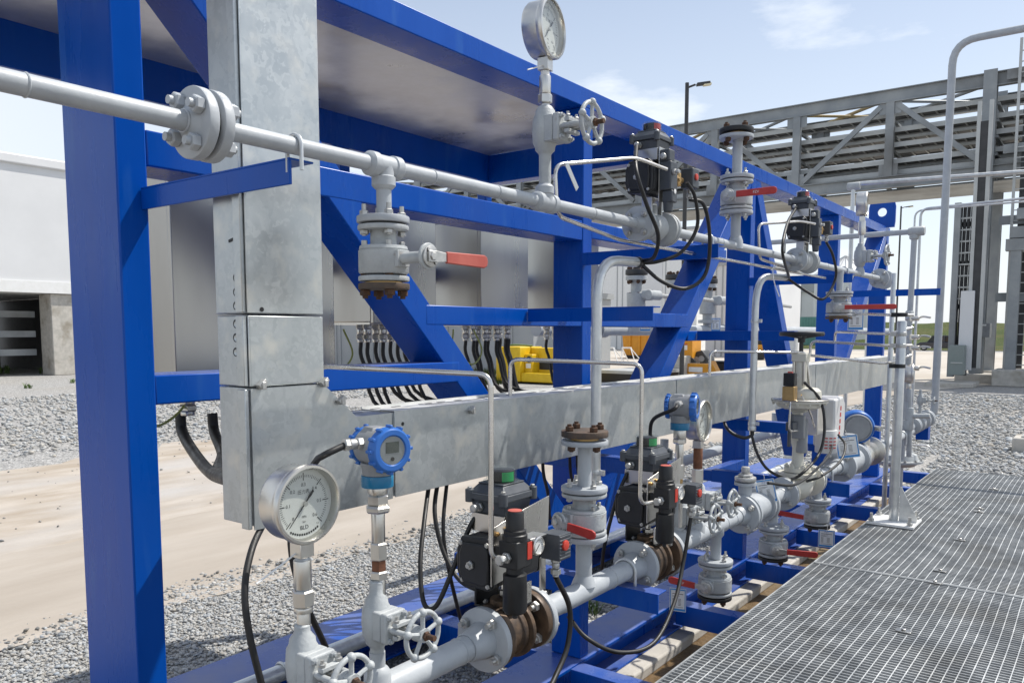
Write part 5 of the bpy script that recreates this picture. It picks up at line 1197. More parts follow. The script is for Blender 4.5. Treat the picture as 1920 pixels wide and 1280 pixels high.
sheet('mud', [(-1.75, -3), (5, -3), (5, 9.15), (-1.75, 9.15)], .006, 'wet_mud', jag=.0)
b = MB('grass_cover')
n = 260; vs = []; r = random.Random(2)
rows = [(80, .02), (92, .3), (105, 1.2), (118, 2.6), (124, 2.9), (160, 2.7)]
for y, z in rows:
    for k in range(n+1): vs.append((-300+k*600/n, y+r.uniform(-1, 1), z+r.uniform(-.25, .25)*min(1, z)))
b.add(vs, [(j*(n+1)+k, j*(n+1)+k+1, (j+1)*(n+1)+k+1, (j+1)*(n+1)+k) for j in range(len(rows)-1) for k in range(n)]); b.build('grass_bank', kind='structure')
b = MB('concrete'); b.bx(-2.2, -1.70, -1, 9.3, .0, .06); tag(b.build('foundation_kerb', bevel=.012), 'pale concrete foundation strip under the front of the frame', 'kerb')
b = MB('concrete'); b.bx(-2.15, -1.66, 9.3, 9.8, 0, .4)

# ------------------------------------------------------------------ loose stones (crushed rock) where the camera can see them close up
def stones(name, regions, seed, colrange):
    g = np.random.default_rng(seed)
    t = (1+5**.5)/2
    iv = np.array([(-1, t, 0), (1, t, 0), (-1, -t, 0), (1, -t, 0), (0, -1, t), (0, 1, t), (0, -1, -t), (0, 1, -t), (t, 0, -1), (t, 0, 1), (-t, 0, -1), (-t, 0, 1)], float)/1.9
    itf = np.array([(0, 11, 5), (0, 5, 1), (0, 1, 7), (0, 7, 10), (0, 10, 11), (1, 5, 9), (5, 11, 4), (11, 10, 2), (10, 7, 6), (7, 1, 8), (3, 9, 4), (3, 4, 2), (3, 2, 6), (3, 6, 8), (3, 8, 9), (4, 9, 5), (2, 4, 11), (6, 2, 10), (8, 6, 7), (9, 8, 1)])
    V = []; F = []; C = []; off = 0
    for (x0, x1, y0, y1, dens, s0, s1, zb, fn) in regions:
        N = int((x1-x0)*(y1-y0)*dens)
        x = g.uniform(x0, x1, N); y = g.uniform(y0, y1, N)
        keep = np.ones(N, bool) if fn is None else fn(x, y, g)
        q = np.stack([x, y, np.zeros(N)-CAMH], 1)
        D = q @ np.array(FW[:]); uu = q @ np.array(RT[:])/np.maximum(D, .01)*FPX+960; vv = PY0-q @ np.array(UP[:])/np.maximum(D, .01)*FPX
        keep &= (D > .2) & (uu > -260) & (uu < 2180) & (vv < 1650)
        x, y = x[keep], y[keep]; N = len(x)
        s = g.uniform(s0, s1, N)*g.choice([.6, .8, 1, 1, 1.3, 1.7], N)
        sc = np.stack([s*g.uniform(.8, 1.35, N), s*g.uniform(.7, 1.1, N), s*g.uniform(.4, .7, N)], 1)*.5
        v = iv[None]*(1+g.uniform(-.28, .28, (N, 12, 1)))*sc[:, None, :]
        a = g.uniform(0, 6.283, N); ca, sa = np.cos(a), np.sin(a); tl = g.normal(0, .35, N); ct, st = np.cos(tl), np.sin(tl)
        vy = v[..., 1]*ct[:, None]-v[..., 2]*st[:, None]; vz = v[..., 1]*st[:, None]+v[..., 2]*ct[:, None]
        vx = v[..., 0]*ca[:, None]-vy*sa[:, None]; vy2 = v[..., 0]*sa[:, None]+vy*ca[:, None]
        P = np.stack([vx+x[:, None], vy2+y[:, None], vz+(zb+s*g.uniform(.05, .42, N))[:, None]], 2)
        V.append(P.reshape(-1, 3)); F.append((itf[None]+(off+12*np.arange(N))[:, None, None]).reshape(-1, 3)); off += 12*N
        lum = g.uniform(colrange[0], colrange[1], N)*g.choice([1, 1, 1, .82, 1.1], N); warm = g.normal(0, .03, N)
        c = np.stack([lum*(1.0+warm), lum, lum*(.975-warm*1.3), np.ones(N)], 1); C.append(np.repeat(c, 12, 0))
    V = np.concatenate(V).astype(np.float32); F = np.concatenate(F).astype(np.int32); C = np.concatenate(C).astype(np.float32)
    me = bpy.data.meshes.new(name); me.vertices.add(len(V)); me.vertices.foreach_set('co', V.ravel())
    me.loops.add(F.size); me.loops.foreach_set('vertex_index', F.ravel()); me.polygons.add(len(F))
    me.polygons.foreach_set('loop_start', np.arange(0, F.size, 3, dtype=np.int32)); me.polygons.foreach_set('loop_total', np.full(len(F), 3, np.int32))
    me.update(calc_edges=True)
    at_ = me.color_attributes.new('tint', 'FLOAT_COLOR', 'POINT'); at_.data.foreach_set('color', C.ravel())
    me.materials.append(M['stone']); o = bpy.data.objects.new(name, me); COL.objects.link(o); o['kind'] = 'stuff'; o['label'] = 'loose crushed grey gravel'; o['category'] = 'gravel'
    return o
M['stone'] = mat('crushed_stone', (.8, .8, .8), (1, 1, 1), 60, rough=.85, rough2=.95, attr='tint', bump=.3, bscale=150, spec=.3)
edge = lambda x, y, g: x > -4.62+.13*np.sin(y*1.7)+.09*np.sin(y*4.3+1)+g.exponential(.06, len(x))*-1+.05
right = lambda x, y, g: (x > -6)
far_ = lambda x, y, g: g.uniform(0, 1, len(x)) < np.clip((-10.6+.5*np.sin(y*.9)-x)/1.5, .0, 1)
stones('gravel', [(-4.9, -2.05, .2, 6, 7000, .0095, .019, 0, edge), (-4.9, -1.95, 6, 9, 2600, .015, .028, 0, edge), (-4.9, -1.9, 9, 13, 1300, .02, .034, 0, edge),
                  (-1.75, .8, 9.15, 12, 900, .024, .042, .0, None), (-1.9, 3, 12, 16, 420, .03, .05, 0, None), (-4.5, 2.5, 16, 24, 150, .035, .06, 0, None),
                  (-4.5, -1.9, 13, 17, 500, .03, .05, 0, edge),
                  (-15, -10, 2, 12, 170, .03, .055, 0, far_), (-22, -15, 4, 16, 60, .04, .07, 0, None),
                  (-4.85, -4.3, .3, 9, 60, .008, .018, .006, None)], 5, (.38, .49))
stones('dirt_clods', [(-4.85, -4.35, .3, 6, 900, .006, .026, .004, lambda x, y, g: np.abs(x+4.58-.13*np.sin(y*1.7)) < .13), (-10.5, -6.8, 1, 13, 8, .01, .025, .004, None)], 8, (.20, .34))

# a few weeds
def weed(p, h, n, label, m='ivy'):
    r = random.Random(int(p[0]*971+p[1]*577)); b = MB(m)
    for k in range(n):
        a = r.uniform(0, 6.28); L = h*r.uniform(.5, 1); o = Vector(p)+Vector((r.uniform(-.4, .4)*h, r.uniform(-.4, .4)*h, 0))
        d = Vector((math.cos(a), math.sin(a), 0)); w = Vector((-d.y, d.x, 0))*h*.07
        t0, t1, t2 = o, o+d*L*.25+Vector((0, 0, L*.6)), o+d*L*.6+Vector((0, 0, L*.8))
        b.add([t0-w*.4, t0+w*.4, t1+w, t1-w, t2], [(0, 1, 2, 3), (3, 2, 4)])
    return tag(b.build('weed'), label, 'weed', 'weeds in the gravel')
for u, v, h, lb in ((10, 700, .5, 'green weed at the left edge of the picture below the white building'), (83, 700, .4, 'green weed under the white building, left of the pier'), (52, 728, .22, 'low green weed in the gravel before the white building'), (137, 718, .2, 'low green weed beside the concrete pier'),
                  (1110, 1150, .10, 'small bright green weed in the gravel beyond the stub post')):
    p = at(u, v, Z=0); weed(p, h, 26, lb)
b = MB('grass_cover')
r = random.Random(12)
for k in range(1500):
    p = at(r.uniform(850, 940), r.uniform(690, 722), Z=0); h = r.uniform(.1, .3); w = .02
    b.add([(p.x-w, p.y, 0), (p.x+w, p.y, 0), (p.x+r.uniform(-.1, .1), p.y, h)], [(0, 1, 2)])
o = b.build('grass_patch'); o['kind'] = 'stuff'

# ------------------------------------------------------------------ rear manifold in the middle distance
def rear_manifold():
    o, T = thing('rear_manifold_pipe', 'horizontal grey pipe behind the frame carrying black bolted valves', 'pipe', (-3.1, 8, 1.66))
    b = MB('pipe'); b.cyl((-3.1, 4.4, 1.665), (-3.1, 15, 1.665), .045, seg=20); b.build('tube', o)
    for y in (5.2, 6.4, 7.6, 9.2): b = MB('valve'); b.lathe((-3.1, y, 1.665), (0, 1, 0), [(.06, 0), (.06, .10)], 18); b.build('tee', o)
    for y in (5.0, 9.8, 13.5): b = MB('galvpipe'); b.bx(-3.14, -3.06, y-.04, y+.04, 0, 1.62); b.build('pipe_stand', o)
    for (y, lb, tg) in ((5.80, 'rear valve with black bolted top beside the conduit bend, nearest of four', 1), (6.52, 'rear valve with rusty bolted top half behind the diagonal brace', 0), (7.22, 'rear valve with black bolts and a tag, just left of the third post', 1), (8.75, 'rear valve glimpsed between third post and brace, farthest of four', 0)):
        o, T = thing('manifold_valve', lb, 'valve', (-3.1, y, 1.70), 0, 'valves on the rear manifold'); T = T @ Matrix.Diagonal((1.28, 1.28, 1.62, 1))
        b = MB('pipe', T); b.cyl((0, 0, 0), (0, 0, .12), .03, seg=16); b.build('pipe_stub', o)
        b = MB('valve', T); b.lathe((0, 0, .02), (0, 0, 1), [(.066, 0), (.066, .018), (.035, .02), (.035, .05), (.058, .054), (.060, .14), (.035, .145), (.035, .20), (.068, .205), (.068, .225)], 28); b.build('body', o)
        b = MB('blackpipe', T); b.rcyl((0, 0, .25), (0, 0, .276), .070, .003, 28)
        bl = b.build('blind_flange', o)
        for k in range(6):
            a = k*1.047+.2; P = (-3.1+.064*math.cos(a), y+.064*math.sin(a))
            bolt(bl, (*P, 2.147), (0, 0, 1), .017, .006, .022, 'rust'); bolt(o, (*P, 2.062), (0, 0, -1), .016, .006, .022, 'rust'); bolt(o, (*P, 1.965), (0, 0, -1), .012, .006, .016, 'rust')
        b = MB('valve', T); b.cyl((.05, 0, .15), (.11, 0, .15), .028, seg=18); b.cyl((.10, -.03, .15), (.10, .12, .15), .024, seg=16); b.build('gear_head', o)
        b = MB('zinc', T); b.cyl((.10, .1, .15), (.10, .40, .145), .011, seg=10); b.build('lever', o)
        if tg: tag_card((-3.0, y-.03, 1.78), 'blue bordered tag on the rear valve '+('beside the conduit bend' if y < 6 else 'left of the third post'), (.3, -1, 0), .085, .125)
rear_manifold()

# ------------------------------------------------------------------ raised white equipment building at the left
def e_house():
    X0 = -32.0; p = at(0, 548, X=X0); zb = at(100, 550, X=X0).z; zt = at(60, 294, X=X0).z
    y1 = 16.2
    o, T = thing('equipment_building', 'long white prefabricated building raised on concrete piers, far left', 'building', (-36, 5, 0))
    b = MB('wall'); b.bx(-42, X0, -20, y1, zb+.42, zt-.35); b.build('wall', o)
    b = MB('wall'); b.bx(-42.1, X0+.12, -20, y1+.12, zt-.35, zt); b.build('roof_edge', o, bevel=.05)
    b = MB('white'); b.bx(-42.05, X0+.06, -20, y1+.05, zb, zb+.418); sk = b.build('base_beam', o)
    for k in range(9):
        y = y1-1.0-k*3.6; b = MB('wallshade'); b.bx(X0+.001, X0+.006, y-.012, y+.012, zb+.44, zt-.37); b.build('panel_joint', o)
    b = MB('blackpipe')
    for y in (y1-.28, y1-.06):
        for k in range(3): b.cyl((X0+.06, y, zb+.1+.1*k), (X0+.09, y, zb+.1+.1*k), .03, seg=8)
    b.build('bolts', sk)
    for y, x in ((14.6, X0-.2), (9, X0-.2), (3, X0-.2), (14.6, -41), (9, -41)):
        b = MB('concrete'); b.bx(x-.9, x+.1, y-.75, y+.75, 0, zb-.01); b.build('pier', o, bevel=.03)
    b = MB('blackpipe'); b.bx(-41.5, -40.5, -15, 15, .5, zb-.02); b.build('undercroft_shade', o)  # this and the next are dark sheets added as the shade under the floor
    b = MB('blackpipe'); b.bx(-48, -33.2, 15.7, 15.9, .0, zb-.02); b.build('undercroft_shade', o)
    b = MB('rack')
    for z in (.75, 1.45, 2.2): b.bx(-33.6, -33.4, -18, 13.8, z, z+.24)
    for y in range(-16, 14, 2): b.bx(-33.9, -33.75, y, y+.12, 0, zb-.02)
    b.build('cable_racks', o)
    return o
e_house()

def box_building(name, label, u0, u1, v_eave, v_base, D, depth, gable=0.0, m='wall', seams=(), dr=None):
    """rectangular building whose long face runs along X at a given camera depth"""
    a = at(u0, v_base, Z=0); c0 = at(u0, v_base, Z=0)
    Y = c0.y; c1 = at(u1, v_base, Y=Y); zt = at((u0+u1)/2, v_eave, Y=Y).z
    o, T = thing(name, label, 'building', ((c0.x+c1.x)/2, Y, 0))
    b = MB(m); b.bx(c0.x, c1.x, Y, Y+depth, 0, zt); b.build('wall', o)
    if gable:
        b = MB('wallshade'); xm = (c0.x+c1.x)/2
        b.prism([(c0.x-.3, zt+.003), (c1.x+.3, zt+.003), (c1.x+.3, zt+.15), (xm, zt+gable), (c0.x-.3, zt+.15)], (0, Y-.3, 0), (1, 0, 0), (0, 0, 1), (0, depth+.6, 0)); b.build('roof', o)
    else:
        b = MB('wallshade'); b.bx(c0.x-.1, c1.x+.1, Y-.12, Y+depth+.1, zt+.002, zt+.25); b.build('roof', o)
    for u in seams:
        x = at(u, v_base, Y=Y).x; b = MB('wallshade'); b.bx(x-.035, x+.035, Y-.05, Y-.002, .0, zt-.003); b.build('wall_seam', o)
    if dr:
        x0, x1 = at(dr[0], v_base, Y=Y).x, at(dr[1], v_base, Y=Y).x; b = MB('wall'); b.bx(x0, x1, Y-.08, Y-.003, .1, zt*.8); b.build('door', o, bevel=.02)
    return o
box_building('warehouse', 'white panelled warehouse seen through the frame right of the second post', 1045, 1305, 440, 653, 82, 14, 0, 'white', (1100, 1156, 1166, 1246), (1190, 1240))
box_building('plant_shed', 'grey sheet metal shed glimpsed below the hanging cabinets', 555, 1000, 560, 684, 40, 6, 0, 'wallshade', (590, 632, 640, 700, 712, 780, 840, 900, 960))
box_building('site_office', 'white building with dark roof edge seen just left of the third post', 1322, 1425, 497, 668, 50, 8, 0, 'wall', (1340, 1352))
box_building('gabled_shed', 'low white shed with a shallow grey gable roof behind the fourth post', 1478, 1552, 548, 645, 60, 14, 1.6, 'wall', (1500, 1528))
def silo():
    p = at(1580, 648, Z=0); o, T = thing('storage_tank', 'white round tank with a ribbed cone roof behind the fourth and fifth posts', 'tank', p)
    R0 = 3.4; ze = at(1580, 516, Y=p.y).z; za = at(1580, 480, Y=p.y).z
    b = MB('wall', T); b.cyl((0, 0, 0), (0, 0, ze), R0, seg=40); b.build('shell', o)
    b = MB('wall', T); b.lathe((0, 0, ze+.003), (0, 0, 1), [(R0*1.04, 0), (R0*1.04, .1), (0, za-ze)], 40); rf = b.build('roof', o)
    b = MB('wallshade', T)
    for k in range(24):
        a = k*math.pi/12; b.tube([(R0*1.03*math.cos(a), R0*1.03*math.sin(a), ze+.12), (.1*math.cos(a), .1*math.sin(a), za+.03)], .035, 5)
    b.build('roof_ribs', rf)
silo()

# ------------------------------------------------------------------ machines and clutter in the yard
def yellow_machine():
    a = at(942, 716, Z=0); c = at(1042, 716, Z=0); Y = a.y; zt = at(990, 650, Y=Y).z
    o, T = thing('yellow_machine', 'bright yellow boxy machine cover standing on the gravel behind the cables', 'machine', (a.x+.8, Y, 0))
    x0, x1 = a.x, at(1052, 716, Y=Y).x; w = x1-x0
    b = MB('yellow'); b.bx(x0, x0+w*.42, Y-.35, Y+.9, .06, zt); b.build('end_housing', o, bevel=.03)
    b = MB('yellow'); b.bx(x0+w*.42, x1, Y+.25, Y+.9, .06, zt*.97); b.bx(x0+w*.42, x0+w*.55, Y-.1, Y+.25, .06, zt*.8); b.bx(x0+w*.42, x1, Y-.3, Y+.25, .06, zt*.30); b.build('main_housing', o, bevel=.03)
    b = MB('black'); b.bx(x0+w*.57, x1, Y+.235, Y+.248, zt*.38, zt*.62); b.cyl((x0+w*.50, Y-.13, zt*.66), (x0+w*.50, Y-.11, zt*.66), .10, seg=14); b.build('vent_panel', o)
    b = MB('white'); b.bx(x0+w*.45, x0+w*.53, Y-.115, Y-.105, zt*.42, zt*.55); b.build('notice', o)
    b = MB('ivy'); b.tube([(x0+.3, Y-.3, zt+.02), (x0+.6, Y-.1, zt+.06), (x0+1.0, Y+.3, zt+.03)], .03, 6, smooth=5); b.build('green_strap', o)
yellow_machine()
def skip_bin():
    a = at(1166, 672, Z=0); Y = a.y; k = a.y
    x0, x1 = a.x, at(1236, 672, Y=Y).x; z0 = at(1190, 656, Y=Y).z; zt = at(1190, 626, Y=Y).z
    o, T = thing('skip_bin', 'orange steel skip bin with sloping end near the white warehouse', 'bin', ((x0+x1)/2, Y, 0))
    w = x1-x0
    b = MB('orange'); b.prism([(x0+w*.05, z0*.4), (x0+w*.8, z0*.4), (x1, zt), (x0, zt)], (0, Y, 0), (1, 0, 0), (0, 0, 1), (0, 2.0, 0)); b.build('body', o, bevel=.02)
    b = MB('orange'); b.bx(x0-.05, x1+.05, Y-.08, Y-.002, zt-.12, zt+.03)
    for f in (.2, .45, .7): b.bx(x0+w*f, x0+w*f+.12, Y-.07, Y-.003, z0*.42, zt-.121)
    b.build('ribs', o)
    b = MB('black'); b.bx(x0+w*.1, x0+w*.9, Y+.1, Y+1.8, 0, z0*.4-.002); b.build('skids', o)
skip_bin()
def lift():
    a = at(1272, 690, Z=0); Y = a.y; X = lambda u: at(u, 690, Y=Y).x; Zz = lambda v: at(1290, v, Y=Y).z
    o, T = thing('access_lift', 'orange access machine with a warning sign between brace and third post', 'machine', (X(1290), Y, 0))
    b = MB('orange'); b.bx(X(1275), X(1297), Y, Y+1.0, Zz(680), Zz(634)); b.bx(X(1268), X(1300), Y-.1, Y+1.2, Zz(688), Zz(677)); b.build('body', o, bevel=.03)
    b = MB('white'); b.bx(X(1277), X(1288), Y-.012, Y-.002, Zz(656), Zz(647)); s = b.build('warning_sign', o)
    b = MB('red'); b.bx(X(1277), X(1288), Y-.013, Y-.0025, Zz(646.5), Zz(644.5)); b.build('sign_header', s)
    for u in (1280, 1296):
        b = MB('black'); b.cyl((X(u), Y-.16, .25), (X(u), Y-.12+.1, .25), .25, seg=18); b.build('wheel', o)
lift()
def small_box(nm, label, cat, u0, u1, v0, v1, m, depth=.8, bev=.02, group=None):
    a = at(u0, v1, Z=0); Y = a.y; x1 = at(u1, v1, Y=Y).x; zt = at((u0+u1)/2, v0, Y=Y).z
    o, T = thing(nm, label, cat, ((a.x+x1)/2, Y, 0), 0, group)
    return o, a.x, x1, Y, zt
o, x0, x1, Y, zt = small_box('concrete_block', 'grey rounded concrete block behind the tray beside the orange machine', 'block', 1252, 1281, 667, 712, 'concrete')
b = MB('concrete'); b.bx(x0, x1, Y, Y+.6, 0, zt); b.build('block', o, bevel=.04); b = MB('blackpipe'); b.tube([(x0+.1, Y+.3, zt-.02), ((x0+x1)/2, Y+.3, zt+.05), (x1-.1, Y+.3, zt-.02)], .012, 6, smooth=4); b.build('lifting_loop', o)
o, x0, x1, Y, zt = small_box('fork_attachment', 'orange steel attachment lying on the ground behind the tray', 'attachment', 1281, 1352, 682, 712, 'orange')
b = MB('orange'); b.bx(x0, x1*.7+x0*.3, Y, Y+.5, 0, zt); b.prism([(x1*.7+x0*.3, 0), (x1, 0), (x1*.72+x0*.28, zt*1.2)], (0, Y, 0), (1, 0, 0), (0, 0, 1), (0, .4, 0)); b.build('frame', o, bevel=.02); b = MB('white'); b.bx(x0+.2, x0+.7, Y-.008, Y-.002, zt*.5, zt*.8); b.build('plate', o)
o, x0, x1, Y, zt = small_box('black_crate', 'black ribbed crate beside the orange attachment, left of the third post', 'crate', 1331, 1358, 677, 708, 'black')
b = MB('black'); b.bx(x0, x1, Y, Y+.7, 0, zt*.9); b.bx(x0-.04, x1+.04, Y-.04, Y+.74, zt*.9+.001, zt); b.build('body', o, bevel=.02)
o, x0, x1, Y, zt = small_box('engine_unit', 'dark engine unit lying above the orange attachment', 'engine', 1298, 1327, 656, 690, 'blackpipe')
b = MB('blackpipe'); b.prism([(x0, 0), (x1, 0), (x1, zt*.5), (x0*.4+x1*.6, zt), (x0*.8+x1*.2, zt*.9)], (0, Y, 0), (1, 0, 0), (0, 0, 1), (0, .8, 0)); b.build('block', o, bevel=.05); b = MB('tgrey'); b.cyl((x0+.2, Y-.1, zt*.4), (x0+.2, Y-.004, zt*.4), .2, seg=16); b.cyl((x1-.3, Y-.08, zt*.55), (x1-.3, Y-.004, zt*.5), .14, seg=14); b.build('pulley', o)
for i, (u0, u1, lb) in enumerate(((1133, 1150, 'white folding trestle in the yard, nearest the second post'), (1166, 1182, 'white folding trestle in the yard in front of the orange bin'))):
    o, x0, x1, Y, zt = small_box('trestle', lb, 'trestle', u0, u1, 652, 678, 'white', group='trestles in the yard')
    b = MB('white'); b.tube([(x0, Y, zt), (x1, Y+.1, zt)], .04, 8); b.build('top_rail', o)
    for x, s in ((x0, -1), (x0, 1), (x1, -1), (x1, 1)): b = MB('white'); b.tube([(x, Y, zt), (x+(.2 if x == x0 else .5), Y+.4*s, 0)], .028, 6); b.build('leg', o)
o, x0, x1, Y, zt = small_box('steel_plate_pallet', 'flat steel plate with a black edge lying on the gravel behind the tray', 'plate', 1122, 1215, 695, 716, 'black')
b = MB('tray'); b.bx(x0, x1, Y, Y+2.4, zt*.75, zt); b.build('plate', o); b = MB('black'); b.bx(x0+.05, x1-.05, Y+.02, Y+2.3, 0, zt*.75-.002); b.build('skirt', o)
o, x0, x1, Y, zt = small_box('container', 'teal shipping container behind the third diagonal brace', 'container', 1484, 1530, 594, 650, 'tealbox')
b = MB('tealbox'); b.bx(x0, x1, Y, Y+6, .2, zt)
for k in range(9): b.bx(x0+.1+(x1-x0)*k/9, x0+.25+(x1-x0)*k/9, Y-.05, Y-.002, .3, zt-.1)
b.build('shell', o)
o, x0, x1, Y, zt = small_box('work_truck', 'orange machine with dark cab just right of the third post', 'machine', 1418, 1437, 636, 675, 'orange')
b = MB('orange'); b.bx(x0-.5, x1, Y, Y+1.5, .3, zt*.75); b.build('body', o, bevel=.03); b = MB('glass'); b.bx(x0-.3, x1-.2, Y+.1, Y+1.4, zt*.75+.002, zt); b.build('cab', o, bevel=.03)
b = MB('black'); b.cyl((x1-.35, Y-.15, .3), (x1-.35, Y+.1, .3), .3, seg=18); b.build('wheel', o)

def car(label, u0, u1, vb, m, suv=True, facing=1):
    a = at(u0, vb, Z=0); Y = a.y; L = at(u1, vb, Y=Y).x-a.x; x0 = a.x
    o, T = thing('parked_car', label, 'car', (x0+L/2, Y, 0), 0, 'cars parked beyond the yard')
    s = L/4.7; H = 1.75*s if suv else 1.45*s
    pr = [(0, .35), (.02, .75), (.10, .95), (.24, 1.02), (.95*1, 1.02), (1, .9), (1, .4), (.93, .3), (.05, .3)]
    b = MB(m); b.prism([(p[0]*L, p[1]*s) for p in pr], (x0, Y, 0), (1, 0, 0), (0, 0, 1), (0, 1.85*s, 0)); b.build('body', o, bevel=.08*s)
    b = MB('glass'); b.prism([(L*.25, 1.02*s), (L*.36, H-.06*s), (L*(.95 if suv else .75), H-.06*s), (L*(.985 if suv else .9), 1.02*s)], (x0, Y+.08*s, 0), (1, 0, 0), (0, 0, 1), (0, 1.69*s, 0)); b.build('windows', o, bevel=.05*s)
    b = MB(m); b.bx(x0+L*.36, x0+L*(.95 if suv else .74), Y+.12*s, Y+1.7*s, H-.075*s, H); 
    for f in ((.60, .64), (.80, .83)): b.bx(x0+L*f[0], x0+L*f[1], Y+.075*s, Y+.085*s, 1.0*s, H-.06*s)
    b.build('roof', o, bevel=.03*s)
    for f in (.19, .80):
        b = MB('rubber'); b.rcyl((x0+L*f, Y-.02, .36*s), (x0+L*f, Y+.22*s, .36*s), .36*s, .04, 28); w = b.build('wheel', o)
        b = MB('zinc'); b.rcyl((x0+L*f, Y-.035, .36*s), (x0+L*f, Y-.0205, .36*s), .22*s, .01, 20); b.build('rim', w)
car('dark blue parked car by the grass bank at the right', 1716, 1802, 657, 'carpaint')
car('silver parked car partly behind the third diagonal brace', 1425, 1478, 668, 'silvercar', False)

# ------------------------------------------------------------------ pipe bridge
def pipe_bridge():
    Y0, Y1 = 30.0, 32.9; zt0, zt1, zb0, zb1 = 9.36, 9.80, 6.52, 6.93
    o, T = thing('pipe_bridge', 'weathered steel truss bridge carrying stacked cable trays across the yard', 'pipe bridge', (-3.3, 31.5, 0))
    xs = [-3.35-3.12*k for k in range(11)]; xl, xr = -36, 14
    for Y in (Y0, Y1):
        for z0, z1 in ((zt0, zt1), (zb0, zb1)):
            b = MB('rack'); b.bx(xl, xr, Y-.11, Y+.11, z1-.03, z1); b.bx(xl, xr, Y-.11, Y+.11, z0, z0+.03); b.bx(xl, xr, Y-.012, Y+.012, z0+.03, z1-.03); b.build('chord', o)
        for k, x in enumerate(xs[1:]+[-.2, 2.9, 6.0]):
            b = MB('rack'); b.bx(x-.13, x+.13, Y-.02, Y+.12, zb1, zt0); b.bx(x-.13, x+.13, Y-.1, Y-.06, zb1, zt0); b.bx(x-.02, x+.02, Y-.06, Y-.02, zb1, zt0); b.build('vertical', o)
        for k in range(10):
            xa, xc = xs[k], xs[k+1]
            P = [(xc+.25, zt0-.1), (xa-.35, zb1+.1)] if k % 2 == 0 else [(xc+.25, zb1+.1), (xa-.3, zt0-.1)]
            d = Vector((P[1][0]-P[0][0], 0, P[1][1]-P[0][1])); L = d.length; ang = math.atan2(d.z, d.x)
            b = MB('rack'); b.box(((P[0][0]+P[1][0])/2, Y-.03, (P[0][1]+P[1][1])/2), (L, .10, .17), Matrix.Rotation(-ang, 3, 'Y')); b.build('diagonal', o)
        for k in range(1, 11):
            b = MB('rack'); b.bx(xs[k]-.35, xs[k]+.35, Y-.045, Y-.03, zt0-.38, zt0-.002); b.build('gusset_plate', o); b = MB('rack'); b.bx(xs[k]-.3, xs[k]+.3, Y-.045, Y-.03, zb1+.002, zb1+.4); b.build('gusset_plate', o)
    for k, x in enumerate(xs+[-.2, 2.9, 6]):
        for z in (zb0+.05, 7.35, 7.9, 8.4, 8.92):
            b = MB('rack'); b.bx(x-.06, x+.06, Y0+.13, Y1-.13, z-.10, z-.02); b.build('tray_bearer', o)
    for k in range(10):
        b = MB('beige' if k % 2 else 'rack'); a = Vector((xs[k], Y0+.2, 9.58)); c = Vector((xs[k+1], Y1-.2, 9.58)); b.tube([a, c], .06, 6); b.tube([(a.x, c.y, 9.46), (c.x, a.y, 9.46)], .05, 6); b.build('top_bracing', o)
    b = MB('rack'); b.bx(xl, xr, Y0+.13, Y1-.13, 6.44, 6.46); b.build('soffit_plate', o)
    # ladder trays: two rows deep
    for z in (7.02, 7.40, 7.95, 8.45, 8.97):
        for ya, yb in ((Y0+.35, Y0+1.05), (Y0+1.5, Y0+2.3)):
            if z > 8.9 and ya > Y0+1: continue
            b = MB('tray'); b.bx(xl, xr, ya, ya+.03, z, z+.16); b.bx(xl, xr, yb-.03, yb, z, z+.16)
            x = -34.
            while x < xr:
                b.bx(x, x+.05, ya+.031, yb-.031, z+.01, z+.035); x += .45
            b.build('cable_tray', o)
            b = MB('blackpipe'); b.bx(xl, xr, ya+.06, yb-.06, z+.04, z+.10); b.build('cable_bundle', o)
    for x, Y in ((-3.55, Y0), (-3.55, Y1), (9, Y0), (-34.5, Y0), (-34.5, Y1)):
        b = MB('rack'); b.bx(x-.19, x+.19, Y-.20, Y-.17, .3, 9.86); b.bx(x-.19, x+.19, Y+.17, Y+.20, .3, 9.86); b.bx(x-.012, x+.012, Y-.17, Y+.17, .3, 9.86); c = b.build('column', o)
        b = MB('concrete'); b.bx(x-.55, x+.55, Y-.55, Y+.55, 0, .3); b.build('footing', c, bevel=.03)
    for z in (9.45, 7.2, 5.0, 2.6):
        b = MB('rack'); b.bx(-3.1, -1.9, Y0-.25, Y0-.205, z, z+.28); b.build('ladder_bracket', o)
    return o
pipe_bridge()
def ladder():
    o, T = thing('access_ladder', 'grey caged access ladder fixed beside the bridge column', 'ladder', (-2.4, 29.6, .2))
    for x in (-2.75, -2.15):
        b = MB('tray'); b.bx(x-.04, x+.04, 29.62, 29.68, .25, 10.6); b.build('rail', o)
    z = .6
    while z < 10.4: b = MB('tray'); b.bx(-2.709, -2.191, 29.635, 29.665, z, z+.03); b.build('rung', o); z += .32
    b = MB('blackpipe'); b.bx(-2.62, -2.3, 29.9, 30.1, .25, 9.3); b.build('back_cable', o)
ladder()
